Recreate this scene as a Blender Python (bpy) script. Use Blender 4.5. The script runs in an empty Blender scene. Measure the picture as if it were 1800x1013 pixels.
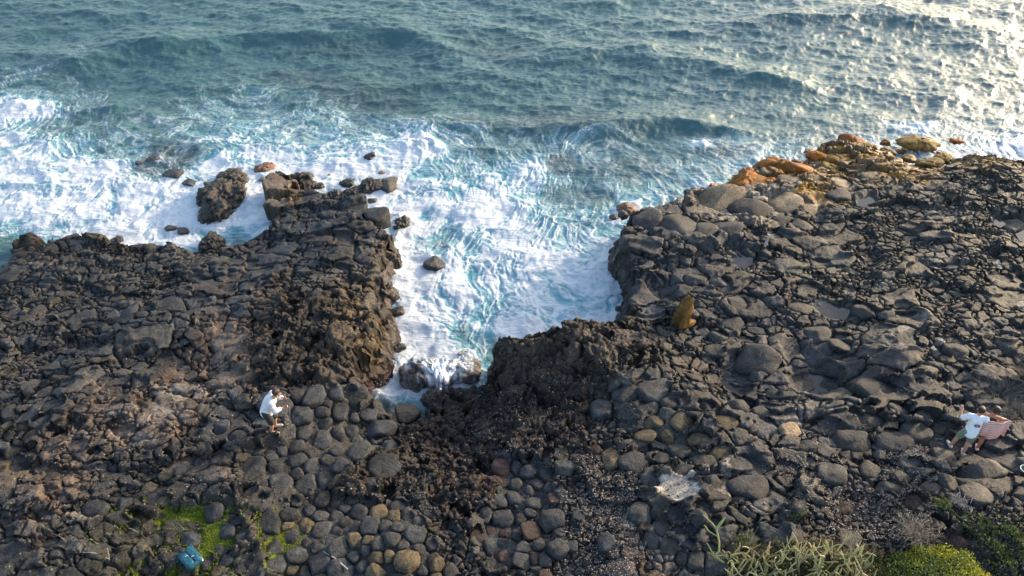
import bpy, bmesh, math, random
import numpy as np
from mathutils import Vector, Matrix, noise as mnoise
R = math.radians
rng = np.random.default_rng(7)
random.seed(7)
SC = bpy.context.scene
COL = SC.collection

# ------------------------------------------------------------------ camera, sky, sun, exposure
CAM_H = 14.0; PITCH = R(42.0); FPX = 1216.0; SEA = -1.9
cam_d = bpy.data.cameras.new('camera'); cam = bpy.data.objects.new('camera', cam_d); COL.objects.link(cam)
cam.location = (0, 0, CAM_H); cam.rotation_euler = (math.pi/2-PITCH, 0, 0)
cam_d.lens = FPX/1800*36; cam_d.sensor_width = 36; cam_d.clip_start = 0.1; cam_d.clip_end = 6000
SC.camera = cam
SUN_EL = R(15.0); SUN_AZ = R(58.0)            # azimuth clockwise from +Y (the way the camera looks)
w = bpy.data.worlds.new("World"); SC.world = w; w.use_nodes = True
nt = w.node_tree; bgn = nt.nodes['Background']
sky = nt.nodes.new('ShaderNodeTexSky'); sky.sky_type = 'NISHITA'; sky.sun_disc = False
sky.sun_elevation = SUN_EL; sky.sun_rotation = SUN_AZ; sky.air_density = 1.0; sky.dust_density = 2.4; sky.ozone_density = 1.0
nt.links.new(sky.outputs[0], bgn.inputs[0]); bgn.inputs[1].default_value = 0.15
sd = bpy.data.lights.new('sun', 'SUN'); sun = bpy.data.objects.new('sun', sd); COL.objects.link(sun)
sd.energy = 1.75; sd.angle = R(0.6); sd.color = (1.0, 0.78, 0.54)
sdir = Vector((math.sin(SUN_AZ)*math.cos(SUN_EL), math.cos(SUN_AZ)*math.cos(SUN_EL), math.sin(SUN_EL)))
sun.rotation_euler = (-sdir).to_track_quat('-Z', 'Y').to_euler()
vs = SC.view_settings; vs.view_transform = 'Standard'; vs.look = 'None'; vs.gamma = 1; vs.use_curve_mapping = False
vs.exposure = 1.65

# ------------------------------------------------------------------ pixel <-> world
cp_, sp_ = math.cos(PITCH), math.sin(PITCH)
def at(px, py, z=0.0):
    a = (px-900)/FPX; b = (506.5-py)/FPX
    dy = cp_ + b*sp_; dz = -sp_ + b*cp_
    t = (z-CAM_H)/dz
    return (a*t, dy*t, z)
def to_px(x, y, z):
    zz = z-CAM_H
    dep = y*cp_ - zz*sp_
    dep = np.maximum(dep, 0.5)
    return 900+FPX*x/dep, 506.5-FPX*(y*sp_+zz*cp_)/dep
def px_scale(px, py, z):                      # pixels per metre there
    x, y, z = at(px, py, z)
    return FPX/(y*cp_-(z-CAM_H)*sp_)

# ------------------------------------------------------------------ noise in numpy
_perm = np.random.default_rng(3).permutation(256).astype(np.int32); _perm = np.concatenate([_perm, _perm])
_ang = np.random.default_rng(4).uniform(0, 2*np.pi, 256); _gx = np.cos(_ang).astype(np.float32); _gy = np.sin(_ang).astype(np.float32)
def perlin(x, y):
    xi = np.floor(x).astype(np.int32); yi = np.floor(y).astype(np.int32)
    fx = (x-xi).astype(np.float32); fy = (y-yi).astype(np.float32)
    u = fx*fx*fx*(fx*(fx*6-15)+10); v = fy*fy*fy*(fy*(fy*6-15)+10)
    xi &= 255; yi &= 255; x1 = (xi+1) & 255; y1 = (yi+1) & 255
    def g(a, b, dx, dy):
        h = _perm[_perm[a]+b]; return _gx[h]*dx+_gy[h]*dy
    n00 = g(xi, yi, fx, fy); n10 = g(x1, yi, fx-1, fy); n01 = g(xi, y1, fx, fy-1); n11 = g(x1, y1, fx-1, fy-1)
    a = n00+u*(n10-n00); b = n01+u*(n11-n01)
    return (a+v*(b-a))*1.5
def fbm(x, y, o=4, ridged=False, gain=0.5):
    s = 0; a = 1; t = 0
    for i in range(o):
        n = perlin(x*2**i+i*17.3, y*2**i-i*9.1)
        if ridged: n = 1-2*np.abs(n)
        s = s+a*n; t += a; a *= gain
    return s/t
def h2(ix, iy, k):
    n = (ix.astype(np.int64)*374761393+iy.astype(np.int64)*668265263+k*2246822519) & 0xffffffff
    n = ((n ^ (n >> 13))*1274126177) & 0xffffffff
    n = n ^ (n >> 16)
    return ((n & 0xffffff)/16777216.0).astype(np.float32)
def sstep(a, b, x):
    t = np.clip((x-a)/(b-a), 0, 1); return t*t*(3-2*t)
def voronoi(x, y, size, k, jit=0.85):
    """nearest seed (ids, position) and distance to the border of its cell"""
    gx = x/size; gy = y/size; ix = np.floor(gx).astype(np.int32); iy = np.floor(gy).astype(np.int32)
    best = np.full(x.shape, 1e9, np.float32); bi = np.zeros_like(ix); bj = np.zeros_like(iy)
    bx = np.zeros_like(best); by = np.zeros_like(best)
    for a in (-1, 0, 1):
        for b in (-1, 0, 1):
            cx = ix+a; cy = iy+b
            sx = cx+.5+jit*(h2(cx, cy, k)-.5); sy = cy+.5+jit*(h2(cx, cy, k+7)-.5)
            d = (gx-sx)**2+(gy-sy)**2
            m = d < best
            best = np.where(m, d, best); bi = np.where(m, cx, bi); bj = np.where(m, cy, bj); bx = np.where(m, sx, bx); by = np.where(m, sy, by)
    edge = np.full(x.shape, 1e9, np.float32)
    for a in (-2, -1, 0, 1, 2):
        for b in (-2, -1, 0, 1, 2):
            if abs(a)+abs(b) in (0, 4): continue
            cx = bi+a; cy = bj+b
            sx = cx+.5+jit*(h2(cx, cy, k)-.5); sy = cy+.5+jit*(h2(cx, cy, k+7)-.5)
            nx = sx-bx; ny = sy-by; L = np.sqrt(nx*nx+ny*ny)+1e-6
            d = ((sx+bx)/2-gx)*nx/L+((sy+by)/2-gy)*ny/L
            edge = np.minimum(edge, d)
    return bi, bj, (gx-bx)*size, (gy-by)*size, edge*size

# ------------------------------------------------------------------ object helpers
def tag(o, label=None, cat=None, group=None, kind=None):
    if label: o['label'] = label
    if cat: o['category'] = cat
    if group: o['group'] = group
    if kind: o['kind'] = kind
    return o
def link(name, me, parent=None, loc=None):
    o = bpy.data.objects.new(name, me); COL.objects.link(o)
    if parent: o.parent = parent
    if loc is not None: o.location = loc
    return o
def empty(name, loc, rz=0):
    o = bpy.data.objects.new(name, None); COL.objects.link(o); o.location = loc; o.rotation_euler = (0, 0, rz)
    o.empty_display_size = .2
    return o
def np_mesh(name, V, F, mat=None, smooth=True, attrs=None):
    """V (n,3), F (m,4) or (m,3) arrays"""
    me = bpy.data.meshes.new(name); V = np.ascontiguousarray(V, np.float32); F = np.ascontiguousarray(F, np.int32)
    me.vertices.add(len(V)); me.vertices.foreach_set('co', V.ravel())
    k = F.shape[1]; me.loops.add(F.size); me.loops.foreach_set('vertex_index', F.ravel())
    me.polygons.add(len(F)); me.polygons.foreach_set('loop_start', np.arange(0, F.size, k, dtype=np.int32))
    me.polygons.foreach_set('loop_total', np.full(len(F), k, np.int32))
    me.update(calc_edges=True)
    if smooth: me.polygons.foreach_set('use_smooth', np.ones(len(F), bool))
    if attrs:
        for an, (ty, arr) in attrs.items():
            at_ = me.attributes.new(an, ty, 'POINT')
            key = {'FLOAT': 'value', 'FLOAT_VECTOR': 'vector', 'FLOAT_COLOR': 'color'}[ty]
            at_.data.foreach_set(key, np.ascontiguousarray(arr, np.float32).ravel())
    if mat: me.materials.append(mat)
    return me
def grid_faces(ny, nx):
    i = np.arange(ny*nx).reshape(ny, nx)
    return np.stack([i[:-1, :-1], i[:-1, 1:], i[1:, 1:], i[1:, :-1]], -1).reshape(-1, 4)

# ------------------------------------------------------------------ materials
def new_mat(name):
    m = bpy.data.materials.new(name); m.use_nodes = True
    return m, m.node_tree, m.node_tree.nodes['Principled BSDF']
def N(nt, t, **kw):
    n = nt.nodes.new(t)
    for k, v in kw.items():
        if k.startswith('i_'):
            key = k[2:]; key = int(key) if key.isdigit() else key.replace('_', ' ')
            n.inputs[key].default_value = v
        else: setattr(n, k, v)
    return n
def math_n(nt, op, a, b=None, c=None, clamp=False):
    n = nt.nodes.new('ShaderNodeMath'); n.operation = op; n.use_clamp = clamp
    for i, v in enumerate((a, b, c)):
        if v is None: continue
        if isinstance(v, (int, float)): n.inputs[i].default_value = v
        else: nt.links.new(v, n.inputs[i])
    return n.outputs[0]
def mix_c(nt, fac, a, b, mode='MIX'):
    n = nt.nodes.new('ShaderNodeMix'); n.data_type = 'RGBA'; n.blend_type = mode
    for i, v in ((0, fac), (6, a), (7, b)):
        if isinstance(v, (int, float)): n.inputs[i].default_value = v
        elif isinstance(v, tuple): n.inputs[i].default_value = (*v, 1) if len(v) == 3 else v
        else: nt.links.new(v, n.inputs[i])
    return n.outputs[2]
def ramp(nt, v, a, b, lo=0.0, hi=1.0):
    n = nt.nodes.new('ShaderNodeMapRange'); n.interpolation_type = 'SMOOTHSTEP'
    nt.links.new(v, n.inputs[0])
    for i, q in ((1, a), (2, b), (3, lo), (4, hi)): n.inputs[i].default_value = q
    return n.outputs[0]
def tex_noise(nt, vec, scale, detail=4, rough=.55, dist=0.0, dim='3D'):
    n = nt.nodes.new('ShaderNodeTexNoise'); n.noise_dimensions = dim
    n.inputs['Scale'].default_value = scale; n.inputs['Detail'].default_value = detail
    n.inputs['Roughness'].default_value = rough; n.inputs['Distortion'].default_value = dist
    if vec is not None: nt.links.new(vec, n.inputs['Vector'])
    return n.outputs['Fac']
def rock_material():
    m, nt, b = new_mat('basalt')
    geo = nt.nodes.new('ShaderNodeNewGeometry'); P = geo.outputs['Position']
    tint = N(nt, 'ShaderNodeAttribute', attribute_name='tint'); C = tint.outputs['Color']
    wet = tint.outputs['Alpha']
    n1 = tex_noise(nt, P, 2.2, 6, .65); n2 = tex_noise(nt, P, 14, 6, .7); n3 = tex_noise(nt, P, 45, 4, .7)
    v = math_n(nt, 'ADD', math_n(nt, 'MULTIPLY', n1, 1.3), math_n(nt, 'MULTIPLY', n2, 1.3))     # about 1.3
    v = ramp(nt, v, .85, 1.75, .32, 1.8)
    sp = ramp(nt, n3, .35, .68, .6, 1.42)
    v = math_n(nt, 'MULTIPLY', math_n(nt, 'MULTIPLY', v, sp), .88)
    c = mix_c(nt, 1.0, C, (1, 1, 1), 'MULTIPLY')
    vm = nt.nodes.new('ShaderNodeVectorMath'); vm.operation = 'SCALE'; nt.links.new(c, vm.inputs[0]); nt.links.new(v, vm.inputs['Scale'])
    # lichen and dust: warm pale blotches on upward faces
    l1 = tex_noise(nt, P, 5.5, 8, .75)
    sepc = nt.nodes.new('ShaderNodeSeparateColor'); nt.links.new(C, sepc.inputs[0])
    lf = math_n(nt, 'MULTIPLY', ramp(nt, l1, .53, .70), math_n(nt, 'SUBTRACT', .42, math_n(nt, 'MULTIPLY', wet, .75), clamp=True))
    lf = math_n(nt, 'MULTIPLY', lf, ramp(nt, sepc.outputs[0], .16, .10))
    lc = mix_c(nt, tex_noise(nt, P, 1.3, 2), (.10, .082, .060), (.088, .085, .085))
    c2 = mix_c(nt, lf, vm.outputs[0], lc)
    dry = math_n(nt, 'SUBTRACT', 1.0, wet, clamp=True)
    c3 = mix_c(nt, math_n(nt, 'MULTIPLY', wet, .8), c2, mix_c(nt, 1.0, vm.outputs[0], (.62, .6, .6), 'MULTIPLY'))
    nt.links.new(c3, b.inputs['Base Color'])
    nt.links.new(math_n(nt, 'ADD', math_n(nt, 'MULTIPLY', dry, .42), math_n(nt, 'MULTIPLY', n2, .55), clamp=True), b.inputs['Roughness'])
    nt.links.new(math_n(nt, 'ADD', .28, math_n(nt, 'MULTIPLY', wet, .5)), b.inputs['Specular IOR Level'])
    bs = math_n(nt, 'ADD', math_n(nt, 'MULTIPLY', n2, .07), math_n(nt, 'MULTIPLY', tex_noise(nt, P, 38, 4, .7), .03))
    bp = nt.nodes.new('ShaderNodeBump'); bp.inputs['Strength'].default_value = .9; bp.inputs['Distance'].default_value = 1.0
    nt.links.new(bs, bp.inputs['Height']); nt.links.new(bp.outputs[0], b.inputs['Normal'])
    return m
M_ROCK = rock_material()
def simple_mat(name, col, rough=.7, var=.25, scale=20, bump=0.0, trans=0.0, col2=None):
    m, nt, b = new_mat(name)
    geo = nt.nodes.new('ShaderNodeNewGeometry'); P = geo.outputs['Position']
    n = tex_noise(nt, P, scale, 4, .6)
    a = tuple(c*(1-var) for c in col); d = col2 or tuple(min(1, c*(1+var)) for c in col)
    c = mix_c(nt, ramp(nt, n, .3, .7), a, d)
    nt.links.new(c, b.inputs['Base Color']); b.inputs['Roughness'].default_value = rough
    if bump:
        bp = nt.nodes.new('ShaderNodeBump'); bp.inputs['Distance'].default_value = bump; nt.links.new(n, bp.inputs['Height']); nt.links.new(bp.outputs[0], b.inputs['Normal'])
    if trans:
        tr = nt.nodes.new('ShaderNodeBsdfTranslucent'); nt.links.new(c, tr.inputs[0]); mx = nt.nodes.new('ShaderNodeMixShader'); mx.inputs[0].default_value = trans
        out = nt.nodes['Material Output']; nt.links.new(b.outputs[0], mx.inputs[1]); nt.links.new(tr.outputs[0], mx.inputs[2]); nt.links.new(mx.outputs[0], out.inputs[0])
    return m
# ------------------------------------------------------------------ the lie of the land, read off the photograph
COAST = [(-900,600,-1.3),(-300,520,-1.2),(0,482,-1.2),(25,462,-1.2),(32,425,-1.2),(62,415,-1.1),(72,430,-1.1),(130,418,-1.1),(180,415,-1.1),(200,430,-1.1),(228,440,-1.2),(258,430,-1.1),(318,432,-1.1),(345,452,-1.3),(400,440,-1.2),(440,415,-1.0),(480,398,-1.0),(500,375,-1.2),(492,362,-1.4),(510,350,-1.4),(545,340,-1.2),(590,350,-1.0),(640,343,-.9),(652,372,-1.1),(645,402,-1.0),(688,408,-.7),(690,432,-1.),(668,442,-1.2),(675,480,-1.3),(680,512,-1.5),(665,545,-1.6),(662,572,-1.3),(685,582,-1.5),(668,608,-1.2),(672,632,-1.),(640,652,-1.1),(628,690,-1.3),(640,715,-1.6),(672,745,-1.7),(705,770,-1.7),(748,752,-1.7),(752,725,-1.7),(768,706,-1.7),(845,690,-1.4),(876,642,-.6),(872,592,-.2),(912,592,-.2),(960,592,-.1),(1010,573,-.1),(1050,580,-.3),(1080,600,-.9),(1108,598,-1.5),(1100,562,-1.6),(1108,522,-1.5),(1100,482,-1.5),(1085,450,-1.2),(1092,412,-.9),(1115,402,-.9),(1113,380,-.9),(1160,368,-.9),(1208,372,-1.),(1205,342,-1.1),(1270,332,-1.2),(1290,322,-1.4),(1340,308,-1.5),(1400,296,-1.5),(1420,272,-1.5),(1470,256,-1.6),(1530,264,-1.6),(1600,285,-1.5),(1660,286,-1.4),(1700,268,-1.2),(1740,275,-1.1),(1790,300,-1.1),(2000,330,-1.1),(2600,380,-1.1)]
coast_xy = [at(*p)[:2] for p in COAST]+[(90., 5.), (90., -60.), (-90., -60.), (-90., 5.)]
ELEV = [(-300,520,-1.1),(0,500,-1.0),(150,440,-1.1),(150,480,-1.0),(300,450,-1.2),(420,440,-1.1),(560,360,-.95),(520,350,-1.2),(640,360,-.85),(600,450,-.65),(660,440,-.85),(660,490,-.8),(560,540,-.3),(640,540,-.45),(560,600,.05),(620,600,-.05),(660,600,-.4),(500,650,.0),(640,640,-.25),(560,670,.0),(480,740,.0),(300,600,-.4),(100,600,-.7),(-100,700,-.5),(100,750,-.1),(300,750,.1),(100,950,.5),(-200,950,.6),(400,900,.25),(700,950,.35),(620,800,.0),(660,770,-.9),(720,740,-1.8),(760,790,-1.2),(740,820,-.5),(760,850,-.4),(850,900,-.15),(900,620,.1),(1000,600,.25),(1080,620,.1),(1100,660,.0),(900,690,-.6),(860,710,-1.3),(800,730,-1.5),(950,760,-.5),(1030,740,-.35),(1050,850,.0),(1120,400,-.7),(1200,400,-.6),(1120,470,-.7),(1140,550,-1.1),(1200,550,-.6),(1250,350,-1.0),(1350,350,-1.0),(1450,290,-1.5),(1600,280,-1.6),(1580,330,-.9),(1750,330,-.5),(1450,450,-.9),(1600,500,-.5),(1780,500,-.4),(1330,600,-.6),(1440,660,-.65),(1290,680,-.55),(1200,700,.1),(1250,750,.15),(1150,720,.0),(1500,750,.05),(1600,650,.0),(1700,790,.2),(2100,700,.4),(1250,900,.5),(1400,950,.6),(1600,900,.4),(1800,900,.7),(1100,950,.3),(980,980,.2),(1500,850,.2)]
LAND_ROWS = {   # 40 px cells, rows from y = 240 down; see ZP below for the letters
6:"kkkkkkkkkkkkkkkkkkkkkkkkkkyyyyyyoooooooooooooo",
7:"kkkkkkkkkkkkkkkkkkkkkkkkkkyyyyyyooooooooofffff",
8:"kkkkkkkkkkkkosssskkkkkkkkkkbyyyyyyyoofffffffff",
9:"kkkkkkkkkkkCsssssskkkkkkkkkbbbbyyybCffffffffff",
10:"kkCCkkkkkkCsssssskkkkkkkkkkbbbbbCCffffffCCffff",
11:"cccccccCCCssssssCkkkkkkkkkkbbbbbCCCffffffffffff",
12:"ccccccccCssskCCCCkkkkkkkkkksbbbbCCcffffffffffff",
13:"cccccCCsssstkkkksskkkkkkkkkssCCCbbCcfffffffffff",
14:"ccccCsssCttkkkkkkkkkkkkkkkkksCCCCbbbCCffffCCCCC",
15:"cccCCCCsCttkkkkkkkkkkkkkkkkkkCCCCbbbbbCCCCCCCCC",
16:"cccCCCCttttkkkkkkkrrrrkkrrkkCCCCsssbbbbbbCCCtt",
17:"cCCCtttttCCCCCCCCrrrrrrrrrrCCCCCsssbbbbbbbbbbbb",
18:"CCCttttttCCCCCCCCrrrrrrrrrCCCCCbbbbbbbbbbbbbbb",
19:"CCttttttCCCCbbbCbrrrrrrrrrgCCCCCbbbbbbbbsssss",
20:"tCttCCCtttCCCCCkkkrrrrcccggCCCbbbbbbggggbbbbbb",
21:"ttttCCCCCCCCCCCkkkkrrrcccgggbbbbbbCbgggggbbbbb",
22:"CttCCCmmmmmCCCCCCCCrrccccggggsbCCCsbbggggggggg",
23:"CtCCmmmmmmmmmCCCCCCgCCcCgggtttCCsssggggggggggg",
24:"CCCCmmmmmmmmmCCCCCCgCCCCgggttttttttggggggggggg",
25:"CCCCmmmmmmmmmCCCCCCgCCCCgggttttttttggggggggggg"}
# letter: p(big intact), p(medium intact), stone height jitter, dome, crag amplitude, fine ribs, r, g, b, wetness
ZP = {'c':(.06,.45,.05,.80,.01,.0, .036,.038,.041,.15),'C':(.30,.75,.07,.9,.02,.0, .047,.047,.047,.05),
 'b':(.80,.85,.09,.85,.01,.0, .052,.052,.053,.05),'s':(.80,.92,.03,.5,.01,.05, .031,.034,.039,.12),
 'k':(.25,.35,.10,.7,.14,.1, .040,.033,.028,.10),'r':(.12,.3,.10,.7,.16,.0, .030,.022,.021,.10),
 't':(.35,.6,.05,.7,.015,.05, .090,.070,.058,.0),'g':(.06,.05,.03,.12,.02,.0, .050,.045,.044,.0),
 'm':(.3,.7,.04,.55,.03,.0, .050,.048,.040,.0),'o':(.5,.6,.10,.7,.06,.1, .25,.125,.012,.15),
 'y':(.8,.9,.07,.6,.05,.1, .20,.175,.14,.1),'f':(.28,.50,.035,.6,.01,.15, .042,.042,.038,.12)}
NZ = 10
zmap = np.zeros((27, 45, NZ), np.float32)
for r_ in range(27):
    s_ = LAND_ROWS[min(25, max(6, r_))].ljust(45, 'b')
    for c_ in range(45): zmap[r_, c_] = ZP[s_[c_]]
def zlookup(px, py):
    u = np.clip(px/40-.5, 0, 43.999); v = np.clip(py/40-.5, 0, 25.999)
    i = u.astype(int); j = v.astype(int); a = sstep(.15, .85, u-i)[..., None]; b = sstep(.15, .85, v-j)[..., None]
    return (zmap[j, i]*(1-a)+zmap[j, i+1]*a)*(1-b)+(zmap[j+1, i]*(1-a)+zmap[j+1, i+1]*a)*b
# foam cover, 40 px cells, rows from y = 0
FOAM = ["000000000000000000000000000000000000000000000","000000002110000000000000000000000000000000000","001300001000000000000000000000000000000000001",
"232110000110110000000000000000000000000000001","652331012223200010000000000000000000000000112","753222233345544333222111001112210011222332233",
"887744345666666778654333333455344556785567778","999998777889988877777652355445677786555667778","999999998899988888877886634555677777777777777",
"998889999999999988685898644456777777777777777","599999999449999997778888877667777777777777777","379999999444444447888678777776777777777777777",
"555555555555555558888888777766777777777777777","555555555555555557777777777666777777777777777","555555555555555558886588778888777777777777777",
"555555555555555558998775588888777777777777777","555555555555555589998876666666777777777777777","555555555555555588864333666666777777777777777","555555555555555553333333666666777777777777777"]
for r_, c_, s_ in ((5,3,'1112122344555433233222110012110012101122232233'),(6,0,'8876443455666677787643334433223455433455657789'),(7,16,'8865567862333444677'),(8,16,'988768863344556'),(9,16,'9954788755566'),(10,16,'986578987666'),(11,16,'998768888887'),(12,16,'999987888888'),(13,16,'998886788888'),(14,16,'999746998899'),(15,16,'999754666'),(16,16,'999863')):
    FOAM[r_] = (FOAM[r_][:c_]+s_+FOAM[r_][c_+len(s_):])[:45]
FOAM[4] = '652331123334333310000000000000000000000000112'
FOAM[5] = '753233344555555444333332221111111111112233333'
fmap = np.array([[int(ch) for ch in r_.ljust(45, '5')[:45]] for r_ in FOAM], np.float32)/9
def mlookup(mp, px, py):
    h_, w_ = mp.shape
    u = np.clip(px/40-.5, 0, w_-1.001); v = np.clip(py/40-.5, 0, h_-1.001)
    i = u.astype(int); j = v.astype(int); a = u-i; b = v-j; a = a*a*(3-2*a); b = b*b*(3-2*b)
    return (mp[j, i]*(1-a)+mp[j, i+1]*a)*(1-b)+(mp[j+1, i]*(1-a)+mp[j+1, i+1]*a)*b
def poly_sd(X, Y, poly):
    """signed distance to a polygon, positive inside"""
    best = np.full(X.shape, 1e9); ins = np.zeros(X.shape, bool); n = len(poly)
    for k in range(n):
        x0, y0 = poly[k]; x1, y1 = poly[(k+1) % n]; ex, ey = x1-x0, y1-y0
        t = np.clip(((X-x0)*ex+(Y-y0)*ey)/(ex*ex+ey*ey+1e-12), 0, 1)
        best = np.minimum(best, (X-x0-t*ex)**2+(Y-y0-t*ey)**2)
        if abs(ey) > 1e-9: ins ^= ((y0 > Y) != (y1 > Y)) & (X < (x1-x0)*(Y-y0)/ey+x0)
    return np.sqrt(best)*np.where(ins, 1, -1)
class Field:                                     # coarse field in world space, read bilinearly
    def __init__(s, fn, x0=-32, x1=44, y0=-4, y1=44, st=.2):
        s.x0, s.y0, s.st = x0, y0, st; xs = np.arange(x0, x1, st); ys = np.arange(y0, y1, st)
        s.A = fn(*np.meshgrid(xs, ys)).astype(np.float32)
    def __call__(s, x, y):
        x = np.asarray(x); y = np.asarray(y)
        u = np.clip((x-s.x0)/s.st, 0, s.A.shape[1]-1.001); v = np.clip((y-s.y0)/s.st, 0, s.A.shape[0]-1.001)
        i = u.astype(int); j = v.astype(int); a = u-i; b = v-j; A = s.A
        return (A[j, i]*(1-a)+A[j, i+1]*a)*(1-b)+(A[j+1, i]*(1-a)+A[j+1, i+1]*a)*b
F_coast = Field(lambda X, Y: poly_sd(X, Y, coast_xy))
_e = np.array([(*at(*p)[:2], p[2]) for p in ELEV])
def _elev(X, Y):
    s = 0; t = 1e-9
    for x, y, h in _e:
        q = 1/(((X-x)**2+(Y-y)**2)+.35)**1.6; s = s+q*h; t = t+q
    return s/t
F_elev = Field(_elev)
# pools of still water: polygon (px), level
POOLS = [([(1268,640),(1290,632),(1318,652),(1325,678),(1300,700),(1276,690),(1262,662)],-.62),
 ([(1372,618),(1400,612),(1440,640),(1470,664),(1462,700),(1430,712),(1392,694),(1375,660)],-.66),
 ([(1415,528),(1440,522),(1470,538),(1496,545),(1488,566),(1455,560),(1425,548)],-.72),
 ([(1434,350),(1446,345),(1442,375),(1445,400),(1438,424),(1430,410),(1430,380)],-1.05),
 ([(1502,352),(1522,349),(1530,338),(1536,350),(1546,356),(1530,366),(1508,362)],-.95),
 ([(1312,406),(1328,404),(1342,420),(1330,432),(1315,424)],-.95),
 ([(1256,432),(1290,428),(1322,455),(1318,480),(1285,468)],-.85),
 ([(1738,380),(1752,382),(1768,394),(1758,400),(1742,392)],-.60),
 ([(1786,412),(1812,400),(1820,425),(1796,428)],-.50),
 ([(1510,448),(1535,445),(1545,470),(1528,480),(1512,466)],-.75),
 ([(1145,505),(1180,506),(1184,530),(1155,536),(1130,520)],-1.0),
 ([(1600,565),(1616,562),(1620,572),(1606,576)],-.45),
 ([(1520,635),(1560,640),(1552,652),(1528,650)],-.30)]
pool_xy = []
for pl, z in POOLS:
    for _ in range(3):
        q = [at(x, y, z)[:2] for x, y in pl]; z = float(F_elev(sum(a[0] for a in q)/len(q), sum(a[1] for a in q)/len(q)))-.07
    pool_xy.append((q, z))
# pale guano / bleached patches: px, py, rx, ry, strength
PALE = [(1190,862,36,23,1.),(1107,910,11,16,1.),(1274,833,9,10,.5),(1272,865,12,8,.3),(1305,872,26,7,.4),(1330,895,22,8,.25),(1612,566,15,8,.5),(1585,582,8,6,.4),(1650,612,14,9,.4),(1555,505,12,10,.3),(1660,460,40,14,.15),(1755,466,7,7,.8),(1797,545,12,10,.7),(1440,375,10,14,.2),(250,735,70,16,.16),(330,690,60,14,.2),(215,775,60,12,.15),(135,915,40,8,.2),(1660,378,26,12,.2),(1420,720,35,12,.3),(1385,745,25,10,.3),(1410,690,22,9,.35),(1165,960,40,25,.25),(1200,1000,60,20,.25)]
# ------------------------------------------------------------------ boulders lying on the shore (px, py, rx, ry, tint)
BL = """1138 389 27 21 d|1192 398 38 26 d|1240 409 22 22 d|1204 455 13 12 d|1222 490 25 13 d|1263 496 18 14 d|1297 534 25 17 n|1287 570 22 17 n|1263 592 18 15 n|1256 616 23 16 n|1332 636 46 30 n|1236 583 13 10 n
1405 541 28 14 n|1436 586 28 20 n|1478 607 22 16 n|1407 636 17 9 n|1518 545 22 15 b|1557 552 18 12 b|1682 617 22 20 n|1545 684 48 23 n|1580 726 25 20 n|1611 760 32 22 n|1531 740 27 19 n|1570 776 40 22 b|1500 776 34 25 n
1547 797 12 9 n|1390 758 22 17 y|1416 783 22 14 n|1451 792 15 15 n|1489 799 11 10 n|1425 811 11 12 n|1465 834 27 26 n|1531 828 24 18 n|1519 832 8 9 t|1587 841 17 16 n|1439 877 14 16 n|1489 893 21 14 r|1563 856 28 15 n|1637 860 26 15 d|1667 850 22 18 d|1608 884 20 19 r|1716 870 34 24 d|1725 830 45 18 d|1660 800 26 17 d
1650 921 15 14 n|1489 948 25 20 d|1685 948 27 19 r|1498 724 12 10 n|1524 714 18 11 n|1646 709 28 13 n|1709 710 10 10 b|1629 735 25 15 n|1660 752 26 14 n|1360 694 17 14 n|1057 718 21 20 b|1102 693 25 17 b|1147 684 35 22 b|1074 806 18 26 t|1046 791 14 11 r|994 823 20 19 n|1113 812 28 25 b|1144 849 21 19 b|1127 901 24 28 b|1018 905 14 12 b
1066 952 17 18 b|980 962 22 18 b|1005 957 12 11 b|928 828 15 15 b|907 818 8 16 b|1238 813 30 18 n|1270 797 26 18 t|1200 826 30 16 n|1249 848 22 16 n|1163 804 17 13 n|1196 792 25 15 n|1175 764 14 14 t|1133 764 22 13 t|1200 742 24 20 t|1276 742 25 20 t|1297 716 22 18 n|1241 716 20 14 n|1339 727 17 18 n|1179 707 18 12 n|1320 855 40 28 b|1230 770 24 14 t|1150 740 20 13 t
565 772 16 22 b|673 820 33 26 b|667 752 32 20 b|648 728 18 16 b|716 724 24 17 w|598 818 16 17 b|649 850 12 16 b|683 786 20 17 b|763 985 14 20 t|715 984 23 23 t|659 1003 19 14 t|555 960 13 13 b|851 904 14 18 b|885 908 21 18 b|507 901 19 13 n|563 905 16 11 n
57 767 19 16 t|4 818 15 17 t|26 792 19 13 t|57 795 13 13 t|37 833 12 11 t|80 690 18 15 n|97 714 25 17 b|75 741 20 18 b|167 894 24 19 b|217 884 15 15 b|249 908 21 13 t|289 880 15 14 t|268 877 13 15 b|261 856 13 11 t|233 935 17 17 b|85 957 19 17 b|293 834 16 12 t|376 900 20 22 b|338 945 26 17 b|397 932 17 16 b|415 914 13 11 b|425 940 18 17 b|387 964 14 11 b|420 998 17 14 b|382 1003 15 12 t|328 1008 19 12 t|437 900 13 12 b|362 984 12 15 b|396 985 15 13 b|64 546 17 12 n|254 621 17 11 b
40 748 14 10 t|12 745 12 10 t|127 745 10 12 n|145 752 12 15 n|110 768 16 13 n|200 818 12 12 n|170 800 14 12 n|300 800 12 10 b|270 690 12 9 n|390 790 12 12 n|420 770 20 20 b|390 750 15 18 b|350 810 22 15 b"""
OR = """1377 291 56 24 o|1313 316 44 17 o|1313 299 15 8 o|1353 314 17 9 o|1469 259 22 8 q|1475 276 36 14 q|1438 271 18 12 o|1500 247 34 11 p|1559 247 10 6 p|1560 264 20 9 q|1522 274 12 9 q|1462 290 20 8 q|1471 303 17 10 q|1445 300 10 6 q|1433 319 20 12 y|1447 312 14 10 y|1265 350 60 24 y|1390 315 32 13 y|1378 354 38 24 y|1422 364 15 17 y|1478 320 22 15 y|1318 368 42 18 n|1475 341 25 12 n|1373 389 19 13 n|1411 397 23 14 n|1275 403 32 18 n|1618 247 46 13 q|1682 244 16 6 p|1598 275 13 8 q|1635 283 28 9 q|1565 290 10 9 y|1506 292 14 10 q|1530 305 18 10 y|1660 275 20 9 q"""
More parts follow.
